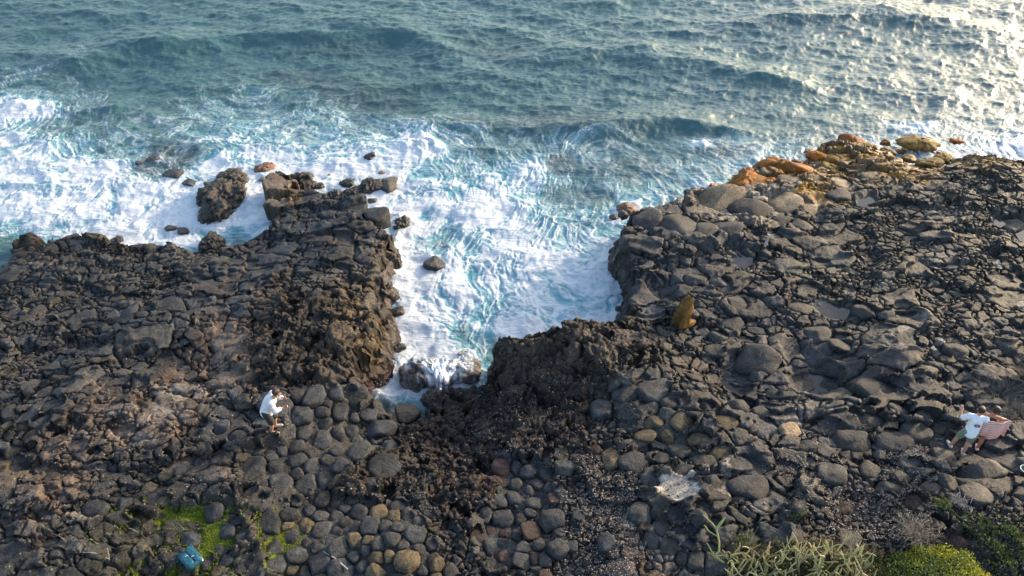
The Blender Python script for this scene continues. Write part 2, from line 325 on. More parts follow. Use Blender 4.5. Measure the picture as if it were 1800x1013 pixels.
SEAR = """388 346 38 30 k|402 318 29 24 k|378 372 33 24 k|415 345 20 26 k|362 352 18 20 k|372 428 22 20 k|463 293 22 11 o|461 313 7 7 o|522 312 32 14 k|498 342 24 16 k|540 326 20 12 k|605 322 20 9 k|628 333 18 10 k|655 327 24 15 k|684 322 15 18 t|650 274 14 9 k|672 300 10 5 o|576 306 6 4 o|48 435 20 20 k|705 394 17 18 k|763 461 20 13 w|697 546 14 10 r|668 421 22 18 d|1103 364 19 13 p|1080 377 9 6 r|295 396 14 5 w|320 401 11 5 w|75 390 13 5 w|727 660 33 28 g|819 652 27 28 g|775 654 44 31 g|816 620 13 9 g|765 700 30 18 g|810 705 24 20 g|778 728 16 12 g|680 762 16 12 r|650 712 20 14 t|205 420 9 9 k|95 430 14 8 k"""
TINT = {'d':(.042,.044,.047,.2),'n':(.060,.060,.058,.05),'b':(.048,.051,.056,.05),'v':(.85,.76,.66,0.),'y':(.30,.225,.14,.05),'t':(.125,.098,.058,0.),'r':(.060,.034,.030,.1),'w':(.028,.022,.022,.9),
 'o':(.34,.115,.007,.1),'q':(.26,.14,.010,.1),'p':(.27,.085,.018,.1),'k':(.050,.040,.029,.5),'g':(.20,.165,.15,.3)}
SEA_EXTRA = '|560 325 12 8 k|585 338 14 9 k|610 336 12 8 k|478 362 14 10 k|632 347 12 7 k|655 350 9 7 t|512 338 14 10 k|700 610 14 9 r|690 592 12 8 r|655 700 12 9 r|1100 585 14 9 r|1092 540 10 8 r|1196 352 12 8 n|1260 325 16 8 o|1090 415 9 7 d|30 455 14 10 k|120 432 12 7 k|345 445 12 8 k|1330 296 12 6 o|1405 283 14 7 o|1540 256 12 5 q|300 301 25 8 w|264 276 15 5 w|332 318 14 6 w|244 282 9 4 w|360 330 12 6 w|1585 262 11 5 o|1640 262 10 5 p|1425 262 10 6 o|1405 300 18 8 q|1355 330 14 7 q|1700 262 12 5 q|1450 262 16 8 o|1490 268 16 8 q|1535 285 16 8 q|1580 282 14 7 o|1660 268 18 7 q|1720 272 18 7 q|1750 280 16 7 q|1345 322 16 8 o|1405 318 16 8 q|1295 330 12 6 o'
rocks = []
def parse(s, sea):
    for ln in s.replace('\n', '|').split('|'):
        a = ln.split()
        if len(a) < 5: continue
        px, py, rx, ry = map(float, a[:4]); z = SEA if sea == 2 else None
        if z is None:
            x, y, _ = at(px, py, 0)
            for _i in range(4): z = float(F_elev(x, y)); x, y, _ = at(px, py, z+.1)
        x, y, _ = at(px, py, z+(.1 if sea != 2 else .15)); k = px_scale(px, py, z)
        fy = math.sin(math.atan2(CAM_H-z, y))
        rocks.append(dict(px=px, py=py, x=x, y=y, z=z, rx=rx/k, ry=ry/k/(fy*.85+.25), h=min(rx, ry)/k*(.82 if sea < 2 else 1), t=a[4], src=sea, auto=False))
parse(BL, 0); parse(OR, 1); parse(SEAR+SEA_EXTRA, 2)
# packed cobbles, thrown into zones: polygon (px), radius range (px), tint letters, target count
PACK = [([(500,878),(620,872),(700,885),(745,920),(770,960),(800,1013),(720,1040),(480,1040),(470,960),(450,930)],(8,25),'nntb',66),
 ([(455,690),(520,690),(620,690),(648,745),(640,800),(560,860),(470,872),(420,860),(430,790),(500,770),(505,720)],(9,24),'bbnb',34),
 ([(865,800),(960,800),(975,850),(985,930),(960,1013),(860,1013),(830,940),(868,880)],(6,17),'bbnr',38),
 ([(1560,700),(1700,730),(1640,800),(1700,860),(1560,800),(1480,740)],(16,24),'nb',8),
 ([(1180,890),(1260,880),(1260,1000),(1140,960)],(10,19),'bbn',14)]
def in_poly(x, y, pl):
    c = False; n = len(pl)
    for i in range(n):
        x0, y0 = pl[i]; x1, y1 = pl[(i+1) % n]
        if (y0 > y) != (y1 > y) and x < (x1-x0)*(y-y0)/(y1-y0)+x0: c = not c
    return c
for pl, (r0, r1), tl, cnt in PACK:
    xs = [p[0] for p in pl]; ys = [p[1] for p in pl]; got = 0
    for _t in range(9000):
        if got >= cnt: break
        px = random.uniform(min(xs), max(xs)); py = random.uniform(min(ys), max(ys))
        if not in_poly(px, py, pl): continue
        r = random.uniform(r0, r1)*(1 if _t < 5000 else .85)
        if any(((px-q['px'])/(q['qx']+r))**2+((py-q['py'])/(q['qy']+r))**2 < .92 for q in
               [dict(px=k['px'], py=k['py'], qx=k['rx']*px_scale(k['px'], k['py'], k['z']), qy=k['ry']*px_scale(k['px'], k['py'], k['z'])*.9) for k in rocks if abs(k['px']-px) < 90 and abs(k['py']-py) < 90]): continue
        x, y, _ = at(px, py, 0)
        for _i in range(4): z = float(F_elev(x, y)); x, y, _ = at(px, py, z+.1)
        k = px_scale(px, py, z); got += 1
        rocks.append(dict(px=px, py=py, x=x, y=y, z=z, rx=r/k, ry=r/k, h=r/k*random.uniform(.55, .8), t=random.choice(tl), src=3, auto=True))

# ------------------------------------------------------------------ shore terrain
def axis(parts):
    out = []
    for a, b, s in parts: out += list(np.arange(a, b, s))
    return np.array(out+[parts[-1][1]])
def smooth_axis(lo, hi, fine, mid0, mid1, grow=1.12):
    c = list(np.arange(mid0, mid1, fine)); s = fine; v = c[-1]
    while v < hi: s *= grow; v += s; c.append(v)
    s = fine; v = mid0; l = []
    while v > lo: s *= grow; v -= s; l.append(v)
    return np.array(l[::-1]+c)
TX = smooth_axis(-70, 80, .027, -16.0, 21.5)
ty = list(smooth_axis(-45, 6.2, .027, 4.4, 6.2)); v = ty[-1]
while v < 30: v += .023+.0010*(v-6.2); ty.append(v)
while v < 60: v += .6; ty.append(v)
TY = np.array(ty)
X, Y = np.meshgrid(TX.astype(np.float32), TY.astype(np.float32))
def terrain(X, Y):
    e = F_elev(X, Y); d = F_coast(X, Y)
    px, py = to_px(X, Y, e)
    wx = fbm(X*.9, Y*.9, 3); wy = fbm(X*.9+50, Y*.9+20, 3)
    Z = zlookup(px+wx*38, py+wy*30)
    pB, pM, JH, DM, CR, RB = [Z[..., i] for i in range(6)]
    d = d+wx*.26+fbm(X*3.1, Y*3.1, 3)*.12
    # stones: hierarchical fracture
    ux = X+wx*.16+perlin(X*3.3, Y*3.3)*.05; uy = Y+wy*.16+perlin(X*3.3+9, Y*3.3+4)*.05
    def lvl(size, k, sx=1.0, sy=1.0):
        i, j, dx, dy, ed = voronoi(ux*sx, uy*sy, size, k)
        return i, j, dx, dy, ed
    iB, jB, bx, by, eB = lvl(.98, 11, .80, 1.12); iM, jM, mx, my, eM = lvl(.40, 23, .86, 1.12); iS, jS, sx, sy, eS = lvl(.185, 37, .88, 1.12)
    big = h2(iB, jB, 5) < pB; med = (h2(iM, jM, 6) < pM) & ~big
    ed = np.where(big, eB, np.where(med, np.minimum(eM, eB*1.2+.02), np.minimum(eS, np.minimum(eM*1.2+.015, eB*1.2+.02))))
    size = np.where(big, .98, np.where(med, .40, .185))
    rnd = np.where(big, h2(iB, jB, 81), np.where(med, h2(iM, jM, 82), h2(iS, jS, 83)))
    rn2 = np.where(big, h2(iB, jB, 91), np.where(med, h2(iM, jM, 92), h2(iS, jS, 93)))
    rn3 = np.where(big, h2(iB, jB, 61), np.where(med, h2(iM, jM, 62), h2(iS, jS, 63)))
    lx = np.where(big, bx, np.where(med, mx, sx)); ly = np.where(big, by, np.where(med, my, sy))
    wd = .20*size*(.35+.65*DM)+.01
    t = np.clip(ed/wd, 0, 1); prof = np.sqrt(np.maximum(0, 1-(1-t)**2.6))
    sc = np.sqrt(size/.5)
    h = prof*(.085*DM*sc+.03)-.075*(1-sstep(.004, .036, ed))+(rnd-.5)*JH*1.3*sc*sstep(0, .1, t)+((rn2-.5)*lx+(rn3-.5)*ly)*.16*DM*sstep(0, .12, t)
    # cracks between intact slabs
    nz = fbm(X*2.4, Y*2.4, 4); h = h+nz*.035+fbm(X*6, Y*6, 4)*.016
    # crags: cavernous, jagged lava
    r1 = fbm(X*1.15+wx, Y*1.15+wy, 5, True, .6); r2 = fbm(X*4.2+3+wx*1.5, Y*4.2+wy*1.5, 4, True, .62)
    cav = fbm(X*1.9-7, Y*1.9+3, 3)
    lump = fbm(X*2.3+wx*2, Y*2.3+wy*2, 5, False, .62); h = h*(1-.45*sstep(.05, .2, CR))+CR*(r1*.5-.15)+CR*lump*1.2+CR*r2*.30+CR*fbm(X*11, Y*11, 3)*.28-CR*2.0*sstep(.18, .42, cav)
    # fine ribs of ropy lava
    ang = wx*1.2+.45; q = X*np.sin(ang)+Y*np.cos(ang)
    rib = np.abs(np.sin(q*13+perlin(X*2.2, Y*2.2)*3.4+perlin(X*6, Y*6)))
    h = h+RB*(rib*.03-.01+fbm(X*5, Y*3.5, 3)*.05)
    # big undulation with fault steps
    und = fbm(X*.32+5, Y*.45, 3); h = h+und*.22+sstep(.0, .03, fbm(X*.33, Y*.5+8, 3)+nz*.05)*.13+sstep(.0, .02, fbm(X*.6+4, Y*.9, 3)+nz*.05)*.08
    base = e+(h-.05)*sstep(-.05, .35, d+.15)
    t3 = np.clip((d+.05*r2+.62)/.74, 0, 1); t4 = t3*3+fbm(X*1.4, Y*1.4+60, 3)*.8; low = sstep(0, 1, t3)*.45+.55*np.clip((np.floor(t4)+sstep(.45, .85, t4-np.floor(t4)))/3, 0, 1)*sstep(.0, .12, t3); low = np.where(t3 >= .999, 1, low)
    z = (SEA-1.3)+(base-(SEA-1.3))*low
    return z, e, d, Z, ed, rnd, rn2, r2, cav, prof, nz, wx, px, py
Zt, E, D, ZZ, ED, RND, RN2, RR, CAV, PROF, NZ_, WX, PX, PY = terrain(X, Y)
# bed for the loose stones
sup = np.zeros(X.shape, np.float32)
for rk in rocks:
    if rk['src'] == 2: continue
    m = max(rk['rx'], rk['ry'])*1.25
    i0, i1 = np.searchsorted(TX, [rk['x']-m, rk['x']+m]); j0, j1 = np.searchsorted(TY, [rk['y']-m, rk['y']+m])
    if i1 <= i0 or j1 <= j0: continue
    xx = X[j0:j1, i0:i1]; yy = Y[j0:j1, i0:i1]
    q = ((xx-rk['x'])/rk['rx'])**2+((yy-rk['y'])/rk['ry'])**2
    sup[j0:j1, i0:i1] = np.maximum(sup[j0:j1, i0:i1], 1-sstep(.62, .88, q))
PKM = np.zeros(X.shape, np.float32)
for pl, *_ in PACK[:3]:
    pz = [at(x, y, .0)[:2] for x, y in pl]; PKM = np.maximum(PKM, sstep(-.1, .2, Field(lambda a, b: poly_sd(a, b, pz), -16, 22, 4, 26, .15)(X, Y)+WX*.2))
flat = E-.07+NZ_*.05+(Zt-E)*.12
Zt = Zt+(np.minimum(Zt, flat)-Zt)*np.maximum(sup, PKM*.85)
for pl, z in pool_xy:
    s = Field(lambda a, b: poly_sd(a, b, pl), -4, 24, 4, 40, .12)(X, Y)+WX*.25
    k = sstep(-.18, .22, s); Zt = Zt+((z-.07+np.maximum(Zt-E, -.05)*.55)-Zt)*k*.96
for a, b_, rx, ry in ((1190, 862, 36, 23),):
    q = 1-sstep(.75, 1.2, np.sqrt(((PX-a)/rx)**2+((PY-b_)/ry)**2)+NZ_*.15); Zt = Zt+(E+.10+NZ_*.03-Zt)*q
# moss fills the hollows
mz = np.exp(-(((PX-336)/195)**2+((PY-958)/86)**2)**2)
mfill = mz*sstep(-.21, -.10, fbm(X*.9+11, Y*.9+7, 3)+.04*1)
Zt = np.where(mfill > .02, np.maximum(Zt, E+.04+(.07*perlin(X*1.3, Y*1.3))*1+NZ_*.03-(1-mfill)*.3), Zt)
# dust and grit lying between the stones of the upper apron
dz_ = sstep(.055, .085, ZZ[..., 6])*sstep(.0, .1, ZZ[..., 3]-.0)*(PX < 620)
dn = fbm((X*.8-Y*.35)*.75, (X*.35+Y*.8)*1.6, 4)
dfill = dz_*sstep(-.12, .12, dn); dlev = E+.065+.05*perlin(X*.9, Y*.9)+fbm(X*8, Y*8, 3)*.008
dust = dfill*(1-sstep(-.01, .035, Zt-dlev)); Zt = np.where(dfill > .3, np.maximum(Zt, dlev-(1-dfill)*.06), Zt)
# colour
tint = ZZ[..., 6:9].copy()*1.05; wet = ZZ[..., 9].copy()
tint *= (.62+.75*RN2)[..., None]*(1+.45*fbm(X*.5, Y*.7, 3))[..., None]; tint += (sstep(.1, .4, fbm(X*.45+9, Y*.6+3, 3)))[..., None]*np.array([.012, .008, .004])
warm = sstep(.7, .97, RND)[..., None]*np.array([.016, .009, .003]); tint += warm*sstep(.3, .9, ZZ[..., 3:4])
tb = .8*sstep(.08, .45, fbm(X*1.3+30, Y*1.3, 4))*(ZZ[..., 4]); tint += tb[..., None]*np.array([.22, .13, .05])*.8       # rusty and tan crust on the crags
dcol = np.array([.125, .105, .088])+sstep(.0, .3, fbm(X*.7+40, Y*1.1, 3))[..., None]*np.array([.03, -.006, -.022])
tint = tint+(dcol-tint)*(dust*.9)[..., None]
pal = np.zeros(X.shape, np.float32); nn = fbm(X*3.2, Y*3.2, 4)*1.3
for a, b_, rx, ry, s in PALE:
    q = 1.15-np.sqrt(((PX-a)/rx)**2+((PY-b_)/ry)**2)+nn*.55
    pal = np.maximum(pal, s*sstep(.0, .16, q))
tint = tint+(np.array([.56, .50, .43])-tint)*(pal*.85)[..., None]
# tan dusty veins in the upper left apron
veins = sstep(.12, .3, fbm(X*1.1+3, Y*1.7-2, 5, True)*1.0-.1)*sstep(.075, .12, ZZ[..., 6])*sstep(.0, .2, 1-PROF+.1)
tint = tint+(np.array([.22, .17, .13])-tint)*(veins*.55)[..., None]
# moss between the stones
mossf = mfill*(1-sstep(.0, .035, Zt-(E+.04+(.07*perlin(X*1.3, Y*1.3))+NZ_*.03)))*1.2
moss_core = np.clip(mossf, 0, 1)
tint = tint+(np.array([.15, .21, .014])*(.7+.9*np.abs(fbm(X*5, Y*5, 3)))[..., None]-tint)*(sstep(.25, .6, moss_core))[..., None]
# seaward fringe: wet, weed-brown
wb = 1-sstep(SEA+.35, SEA+1.0, Zt+nn*.25); wet = np.maximum(wet, wb*.95)
tint = tint*(1-.35*wb*(PX < 1230))[..., None]
redb = wb*sstep(.0, .3, fbm(X*.8, Y*.8+40, 3)+.1); tint += redb[..., None]*np.array([.035, .008, .004])
# ochre weed along the upper right crest
oc = sstep(1500, 1600, PX)*(1-sstep(292, 318, PY+nn*14)); tint = tint+(np.array([.24, .13, .018])-tint)*(oc*.9*sstep(-.2, .3, nn))[..., None]
sun_gold = np.exp(-((PX-640)/45)**2-((PY-560)/70)**2)*sstep(-.2, .3, nn+.15); tint = tint+sun_gold[..., None]*np.array([.10, .062, .018])  # gold sun glow painted into the colour of the left cliff
tint = np.clip(tint, .008, .8)
gy_, gx_ = np.gradient(Zt, TY, TX); stp = sstep(1.2, 3.0, np.hypot(gx_, gy_))
VX = X+stp*(perlin(Y*2.6, Zt*2.6)*.16+perlin(Y*7, Zt*7)*.07); VY = Y+stp*(perlin(X*2.6+9, Zt*2.6)*.16+perlin(X*7, Zt*7+5)*.07)
V = np.stack([VX, VY, Zt], -1).reshape(-1, 3)
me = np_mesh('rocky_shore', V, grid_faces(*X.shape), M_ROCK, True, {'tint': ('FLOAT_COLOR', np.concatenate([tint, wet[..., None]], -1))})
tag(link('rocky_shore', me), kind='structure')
def ground(x, y):
    i = int(np.clip(np.searchsorted(TX, x), 1, len(TX)-1)); j = int(np.clip(np.searchsorted(TY, y), 1, len(TY)-1))
    return float(max(Zt[j, i], Zt[j-1, i], Zt[j, i-1], Zt[j-1, i-1]))
def ground_v(x, y):
    i = np.clip(np.searchsorted(TX, x), 1, len(TX)-1); j = np.clip(np.searchsorted(TY, y), 1, len(TY)-1)
    return np.maximum(Zt[j, i], Zt[j-1, i-1])

# ------------------------------------------------------------------ boulder meshes
def ico(sub):
    bm = bmesh.new(); bmesh.ops.create_icosphere(bm, subdivisions=sub, radius=1)
    V = np.array([v.co[:] for v in bm.verts]); F = np.array([[v.index for v in f.verts] for f in bm.faces]); bm.free(); return V, F
ICO = {k: ico(k) for k in (3, 4, 5)}
def n3(P, f, off=0):
    return (perlin(P[:, 0]*f+off, P[:, 1]*f+P[:, 2]*f*.7+off)+perlin(P[:, 1]*f-off, P[:, 2]*f+P[:, 0]*f*.6+31)+perlin(P[:, 2]*f+off+7, P[:, 0]*f-P[:, 1]*f*.5))/2
def rock_mesh(rx, ry, h, planes, tint, seed, sub=4, p=9, lumpy=0, strat=0):
    rs = np.random.default_rng(seed); V, F = ICO[sub]
    S = np.zeros(len(V))
    for (nx, ny, nz, d) in planes: S += np.maximum((V[:, 0]*nx+V[:, 1]*ny+V[:, 2]*nz)/d, 0)**p
    r = S**(-1/p); P = V*r[:, None]
    L = (rx+ry)/2; o = rs.uniform(0, 80)
    amp = 1+n3(P/L, .9, o)*.10+n3(P/L, 2.2, o)*.06+n3(P/L, 6, o)*.028
    if lumpy:
        pts = rs.normal(size=(lumpy, 3)); pts /= np.linalg.norm(pts, axis=1)[:, None]; rr = rs.uniform(.75, 1.3, lumpy)*1.9/math.sqrt(lumpy)
        D_ = np.linalg.norm(V[:, None]-pts[None], axis=2)/rr[None]; dome = np.sqrt(np.maximum(0, 1-D_.min(1)**2))
        p2 = rs.normal(size=(lumpy*5, 3)); p2 /= np.linalg.norm(p2, axis=1)[:, None]
        D2 = np.linalg.norm(V[:, None]-p2[None], axis=2)/(2.3/math.sqrt(lumpy*5)); d2 = np.sqrt(np.maximum(0, 1-D2.min(1)**2))
        amp += (dome-.5)*.20+(d2-.5)*.13+n3(P/L, 7, o)*.04+n3(P/L, 16, o)*.03
    if strat: amp += np.abs(np.sin(P[:, 2]*9/max(h, .1)+n3(P/L, 1.5, o)*2))*.03
    P = P*amp[:, None]
    T = np.tile(np.array(tint, float), (len(P), 1)); q = .85+.5*n3(P/L, 1.7, o+5); T[:, :3] *= np.clip(q, .4, 1.6)[:, None]
    return P, F, T
def hull_planes(rx, ry, h, rs, n=9, top=.9):
    pl = []; a0 = rs.uniform(0, 6.28)
    for k in range(n):
        a = a0+k*2*math.pi/n+rs.uniform(-.28, .28); z = rs.uniform(-.15, .35)
        nx, ny = math.cos(a), math.sin(a); d = math.hypot(rx*nx, ry*ny)*rs.uniform(.84, 1.04)
        l = math.sqrt(1+z*z); pl.append((nx/l, ny/l, z/l, d*(1 if z < 0 else .97)))
    for k in range(3):
        a = rs.uniform(0, 6.28); s = rs.uniform(.1, .55); l = math.sqrt(1+s*s); pl.append((math.cos(a)*s/l, math.sin(a)*s/l, 1/l, h*top*rs.uniform(.85, 1.1)))
    pl.append((0, 0, -1, h*.8)); return pl
def build_rock(rk, idx):
    rs = np.random.default_rng(500+idx); rx, ry, h = rk['rx'], rk['ry'], rk['h']; c = list(TINT[rk['t']])
    f = rs.uniform(.82, 1.25); c[:3] = [v*f for v in c[:3]]
    if rk['auto']:
        pl = []
        for q in rocks:
            if q is rk or q['src'] == 2: continue
            dx, dy = q['x']-rk['x'], q['y']-rk['y']; Dd = math.hypot(dx, dy); rq = (q['rx']+q['ry'])/2
            if Dd > rx+rq+.5 or Dd < .05: continue
            dd = (Dd*Dd+rx*rx-rq*rq)/(2*Dd)-.012
            if dd < rx*1.9: z = rs.uniform(-.06, .12); l = math.sqrt(1+z*z); pl.append((dx/Dd/l, dy/Dd/l, z/l, max(dd, rx*.55)))
        for k in range(7):
            a = k*.9+rs.uniform(0, .5); pl.append((math.cos(a), math.sin(a), 0, rx*rs.uniform(1.3, 1.7)))
        for k in range(2):
            a = rs.uniform(0, 6.28); s = rs.uniform(.05, .35); l = math.sqrt(1+s*s); pl.append((math.cos(a)*s/l, math.sin(a)*s/l, 1/l, h*rs.uniform(.42, .66)))
        pl.append((0, 0, -1, h*.8)); sub, p, lum = (4, 18, 0) if rx*px_scale(rk['px'], rk['py'], 0) > 14 else (3, 8, 0)
        zc = rk['z']+h*.12
    else:
        top = .72; lum = 0; p = 13; sub = 4
        if rk['t'] in 'k' and rk['src'] == 2: lum = 90; p = 5; sub = 5
        if rk['t'] == 'g': lum = 30; p = 6; sub = 5
        if rk['t'] in 'oqp': p = 6; lum = 24 if rk['rx'] > .3 else 10
        if rk['src'] == 1 and rk['t'] == 'y': top = .45; p = 20
        pl = hull_planes(rx, ry, h*(1.25 if rk['src'] == 2 and rk['t'] in 'kg' else 1), rs, 8, top); zc = rk['z']+h*.1
        if rk['src'] == 2: zc = SEA+h*.15; p = p if lum else 22
        if rk['t'] == 'd' and rk['src'] == 2: zc = -.75
    P, F, T = rock_mesh(rx, ry, h, pl, c, 900+idx, sub, p, lum)
    if rk['t'] == 'g' and rk['py'] < 665:      # surf sheeting down over the rock
        xw = P[:, 0]+rk['x']; yw = P[:, 1]+rk['y']; c0 = at(775, 640, -1.2)
        fo = sstep(-.05, .45, perlin(xw*6.5, yw*1.3+P[:, 2]*1.5)*.7+perlin(xw*15, yw*3)*.35+.62-np.abs(xw-c0[0])*.75+(yw-c0[1])*.75)
        T[:, :3] = T[:, :3]+(np.array([.62, .66, .70])-T[:, :3])*fo[:, None]
    # wet and bare near the sea
    zz = P[:, 2]+zc; wb = 1-sstep(SEA+.1, SEA+.55, zz); T[:, 3] = np.maximum(T[:, 3], wb); T[:, :3] *= (1-(.15 if rk['t'] in 'oqpg' else .45)*wb)[:, None]
    zb = P[:, 2].min(); P[:, 2] -= zb
    nm = 'sea_rock' if rk['src'] == 2 or rk['t'] in 'oqp' else ('cobble' if rk['auto'] else 'boulder')
    if rk['auto']: T[:, :3] *= 1+.0
    o = link(nm, np_mesh(nm, P, F, M_ROCK, True, {'tint': ('FLOAT_COLOR', T)}), None, (rk['x'], rk['y'], zc+zb))
    rk['top'] = zc+P[:, 2].max()+zb
    rk['o'] = o
for i_, rk in enumerate(rocks): build_rock(rk, i_)
# ------------------------------------------------------------------ foam cover of the sea surface (a function of world x, y)
def voro_edge(x, y, size, k):
    return voronoi(x, y, size, k, .95)[4]
def foam_cover(x, y, dens, px=None):
    x = x.astype(np.float32); y = y.astype(np.float32)
    w1x = perlin(x*.45+3, y*.45); w1y = perlin(x*.45, y*.45+9)
    w2x = perlin(x*1.3+w1x, y*1.3+5); w2y = perlin(x*1.3+7, y*1.3+w1y)
    ux = x+w1x*1.1+w2x*.34+perlin(x*3.4, y*3.4)*.10; uy = y+w1y*1.1+w2y*.34+perlin(x*3.4+4, y*3.4+4)*.10
    a = .6*perlin(x*.12+2, y*.12)+.5                            # local drift of the streaks
    sx = ux*np.cos(a)+uy*np.sin(a); sy_ = -ux*np.sin(a)+uy*np.cos(a)
    cloud = fbm(sx*.42, sy_*.72+2, 6, False, .58)
    r1 = 1-np.clip(np.abs(fbm(sx*.55+5, sy_*.95, 4, False, .5))/.13, 0, 1)
    r2 = 1-np.clip(np.abs(fbm(sx*1.4+15, sy_*2.1, 4, False, .5))/.15, 0, 1)
    l1 = 1-np.clip(voro_edge(ux, uy*1.25, .95, 71)/.15, 0, 1)
    l2 = 1-np.clip(voro_edge(ux+9, uy*1.25, .42, 73)/.09, 0, 1)
    streak = fbm(sx*.9, sy_*5.0, 4)
    f = dens*1.66+.95*cloud+.36*r1+.24*r2+.26*l1*(.4+r1)+.18*l2+.14*streak-1.12
    foam = sstep(-.05, .75, f)**1.15
    thin = (np.maximum(r1*.9, np.maximum(r2*.6, l1*.6)))**1.5*sstep(.06, .5, dens+.35*cloud)*.75
    foam = np.maximum(foam, thin*sstep(-.75, -.05, f))
    veil = sstep(-.7, .45, dens*1.6+.7*cloud-1.0)
    return np.clip(foam, 0, 1), np.clip(veil, 0, 1)
# ------------------------------------------------------------------ the sea
def ocean_tile(n, L, wind, wdir, rms, small, seed, spread=2):
    rs = np.random.default_rng(seed); k = np.fft.fftfreq(n, L/n)*2*np.pi; KX, KY = np.meshgrid(k, k); K = np.hypot(KX, KY); K[0, 0] = 1
    Lw = wind**2/9.81; c = (KX*math.cos(wdir)+KY*math.sin(wdir))/K
    P = np.exp(-1/(K*Lw)**2)/K**4*np.abs(c)**spread*np.exp(-(K*small)**2); P = P*np.where(c < 0, .25, 1); P[0, 0] = 0
    A = np.sqrt(P)*(rs.normal(size=K.shape)+1j*rs.normal(size=K.shape)); h = np.fft.ifft2(A).real; s = rms/h.std(); H = np.fft.fft2(h*s)
    dx = np.fft.ifft2(-1j*KX/K*H).real; dy = np.fft.ifft2(-1j*KY/K*H).real
    return h*s, dx, dy
def samp(T, L, x, y):
    n = T.shape[0]; u = (x/L % 1)*n; v = (y/L % 1)*n; i = np.floor(u).astype(int); j = np.floor(v).astype(int); a = u-i; b = v-j
    i %= n; j %= n; i1 = (i+1) % n; j1 = (j+1) % n
    return (T[j, i]*(1-a)+T[j, i1]*a)*(1-b)+(T[j1, i]*(1-a)+T[j1, i1]*a)*b
sy = [8.5]
while sy[-1] < 75: sy.append(sy[-1]+.034+.0022*max(0, sy[-1]-11))
while sy[-1] < 3500: sy.append(sy[-1]*1.06)
sy = np.array(sy); su = np.linspace(-1, 1, 1300); su = su*(1+.0*su**2)
SX = su[None, :]*(.64*np.minimum(sy, 400)+11)[:, None]*np.where(sy > 400, sy/400*2, 1)[:, None]*np.where(sy>75, np.minimum(1+(sy-75)/60, 3), 1)[:, None]; SY = np.repeat(sy[:, None], len(su), 1)
rot = .12
qx = SX*math.cos(rot)+SY*math.sin(rot); qy = -SX*math.sin(rot)+SY*math.cos(rot)
tA = ocean_tile(512, 43., 3.6, R(-100), .075, .10, 1, 2); tB = ocean_tile(512, 11.7, 2.0, R(-80), .038, .02, 2, 1.0); tC = ocean_tile(256, 3.1, 1.1, R(-60), .013, .006, 3, .6)
far = 1-sstep(60, 140, SY)*.8
dc = F_coast(SX, SY)                                     # negative at sea
opn = sstep(.2, 7, -dc)
coveF = Field(lambda a, b: poly_sd(a, b, [at(x, y, SEA)[:2] for x, y in [(640,720),(640,300),(760,270),(1100,300),(1230,340),(1130,640),(880,700)]]), -12, 12, 8, 34, .2)(SX, SY)
cove = sstep(-1.5, 1.5, coveF)*(SY < 34)
aA = (.25+.75*opn)*far*(1-.3*cove); aB = (.55+.45*opn)*far
hA, xA, yA = [samp(t, 43., qx, qy) for t in tA]; hB, xB, yB = [samp(t, 11.7, qx+3, qy) for t in tB]; hC, xC, yC = [samp(t, 3.1, qx, qy+1) for t in tC]
H = hA*aA+hB*aB+hC*np.where(SY < 60, 1, 0)*.9
def ridge(pts, width, height, steep=2.2):
    global H
    P = [at(x, y, SEA)[:2] for x, y in pts]; xs = np.array([p[0] for p in P]); ys = np.array([p[1] for p in P])
    yc = np.interp(SX, xs, ys)+perlin(SX*.25+xs[0], SX*0+3)*.5; env = sstep(xs[0]-1, xs[0]+3, SX)*(1-sstep(xs[-1]-3, xs[-1]+1, SX))
    d = (SY-yc)/width; prof = np.where(d < 0, np.exp(-(d*steep)**2), np.exp(-d**2)); H = H+height*env*prof*(1+.3*perlin(SX*.5, SY*.5))
ridge([(-300,150),(100,118),(300,84),(520,62),(700,66),(860,92)], 2.6, .42, 2.0)
ridge([(60,215),(160,196),(300,182)], 1.4, .25)
ridge([(860,110),(1060,98),(1250,118),(1450,165)], 2.0, .34)
ridge([(930,228),(1060,232),(1250,222),(1330,236)], 1.3, .42)
ridge([(640,228),(760,215),(900,225)], 1.3, .3)
ridge([(1300,40),(1500,30),(1800,60)], 2.4, .3)
# churned white water
ppx, ppy = to_px(SX, SY, SEA)
fw = fbm(SX*.5+9, SY*.5, 3)
dens = mlookup(fmap, ppx+fw*30, ppy+perlin(SX*.6, SY*.6+50)*16)
dens = dens*(ppy > -40)*(SY < 60)
shore = np.exp(-np.maximum(-dc, 0)/.35)*sstep(-60, 60, ppy)*.34; dens = np.clip(dens+shore*sstep(.15, .4, dens), 0, 1)
for rk in rocks:
    if rk['src'] == 2 and rk['t'] != 'd':
        rr_ = np.hypot((SX-rk['x'])/rk['rx'], (SY-rk['y'])/rk['ry']); dens = np.clip(dens+.30*np.exp(-((rr_-1.1)/.4)**2)*sstep(.1, .3, dens), 0, 1)
SPL = [(735,252,34,22,.55),(755,262,20,12,.4),(700,395,26,26,.5),(672,430,24,24,.55),(930,575,14,26,.35),(668,690,26,26,.45),(690,460,22,36,.35),(1228,254,22,8,.4),(1600,222,40,9,.25),(820,370,50,22,.2),(445,360,28,40,.25),(100,340,90,30,.25),(660,575,16,30,.2),(60,190,50,18,.25),(300,345,60,22,.2),(600,300,60,12,.15)]
for a, b, rx, ry, s in SPL:
    g = np.exp(-((ppx-a)/rx)**2-((ppy-b)/ry)**2); dens = np.clip(dens+g*.8, 0, 1); H = H+g*s*.45*(1+fbm(SX*1.6, SY*1.6, 5)*2.2)
chop = fbm(SX*.8+fw, SY*.8, 3); H = H*(1-.45*np.clip(dens, 0, 1))+dens*chop*.15
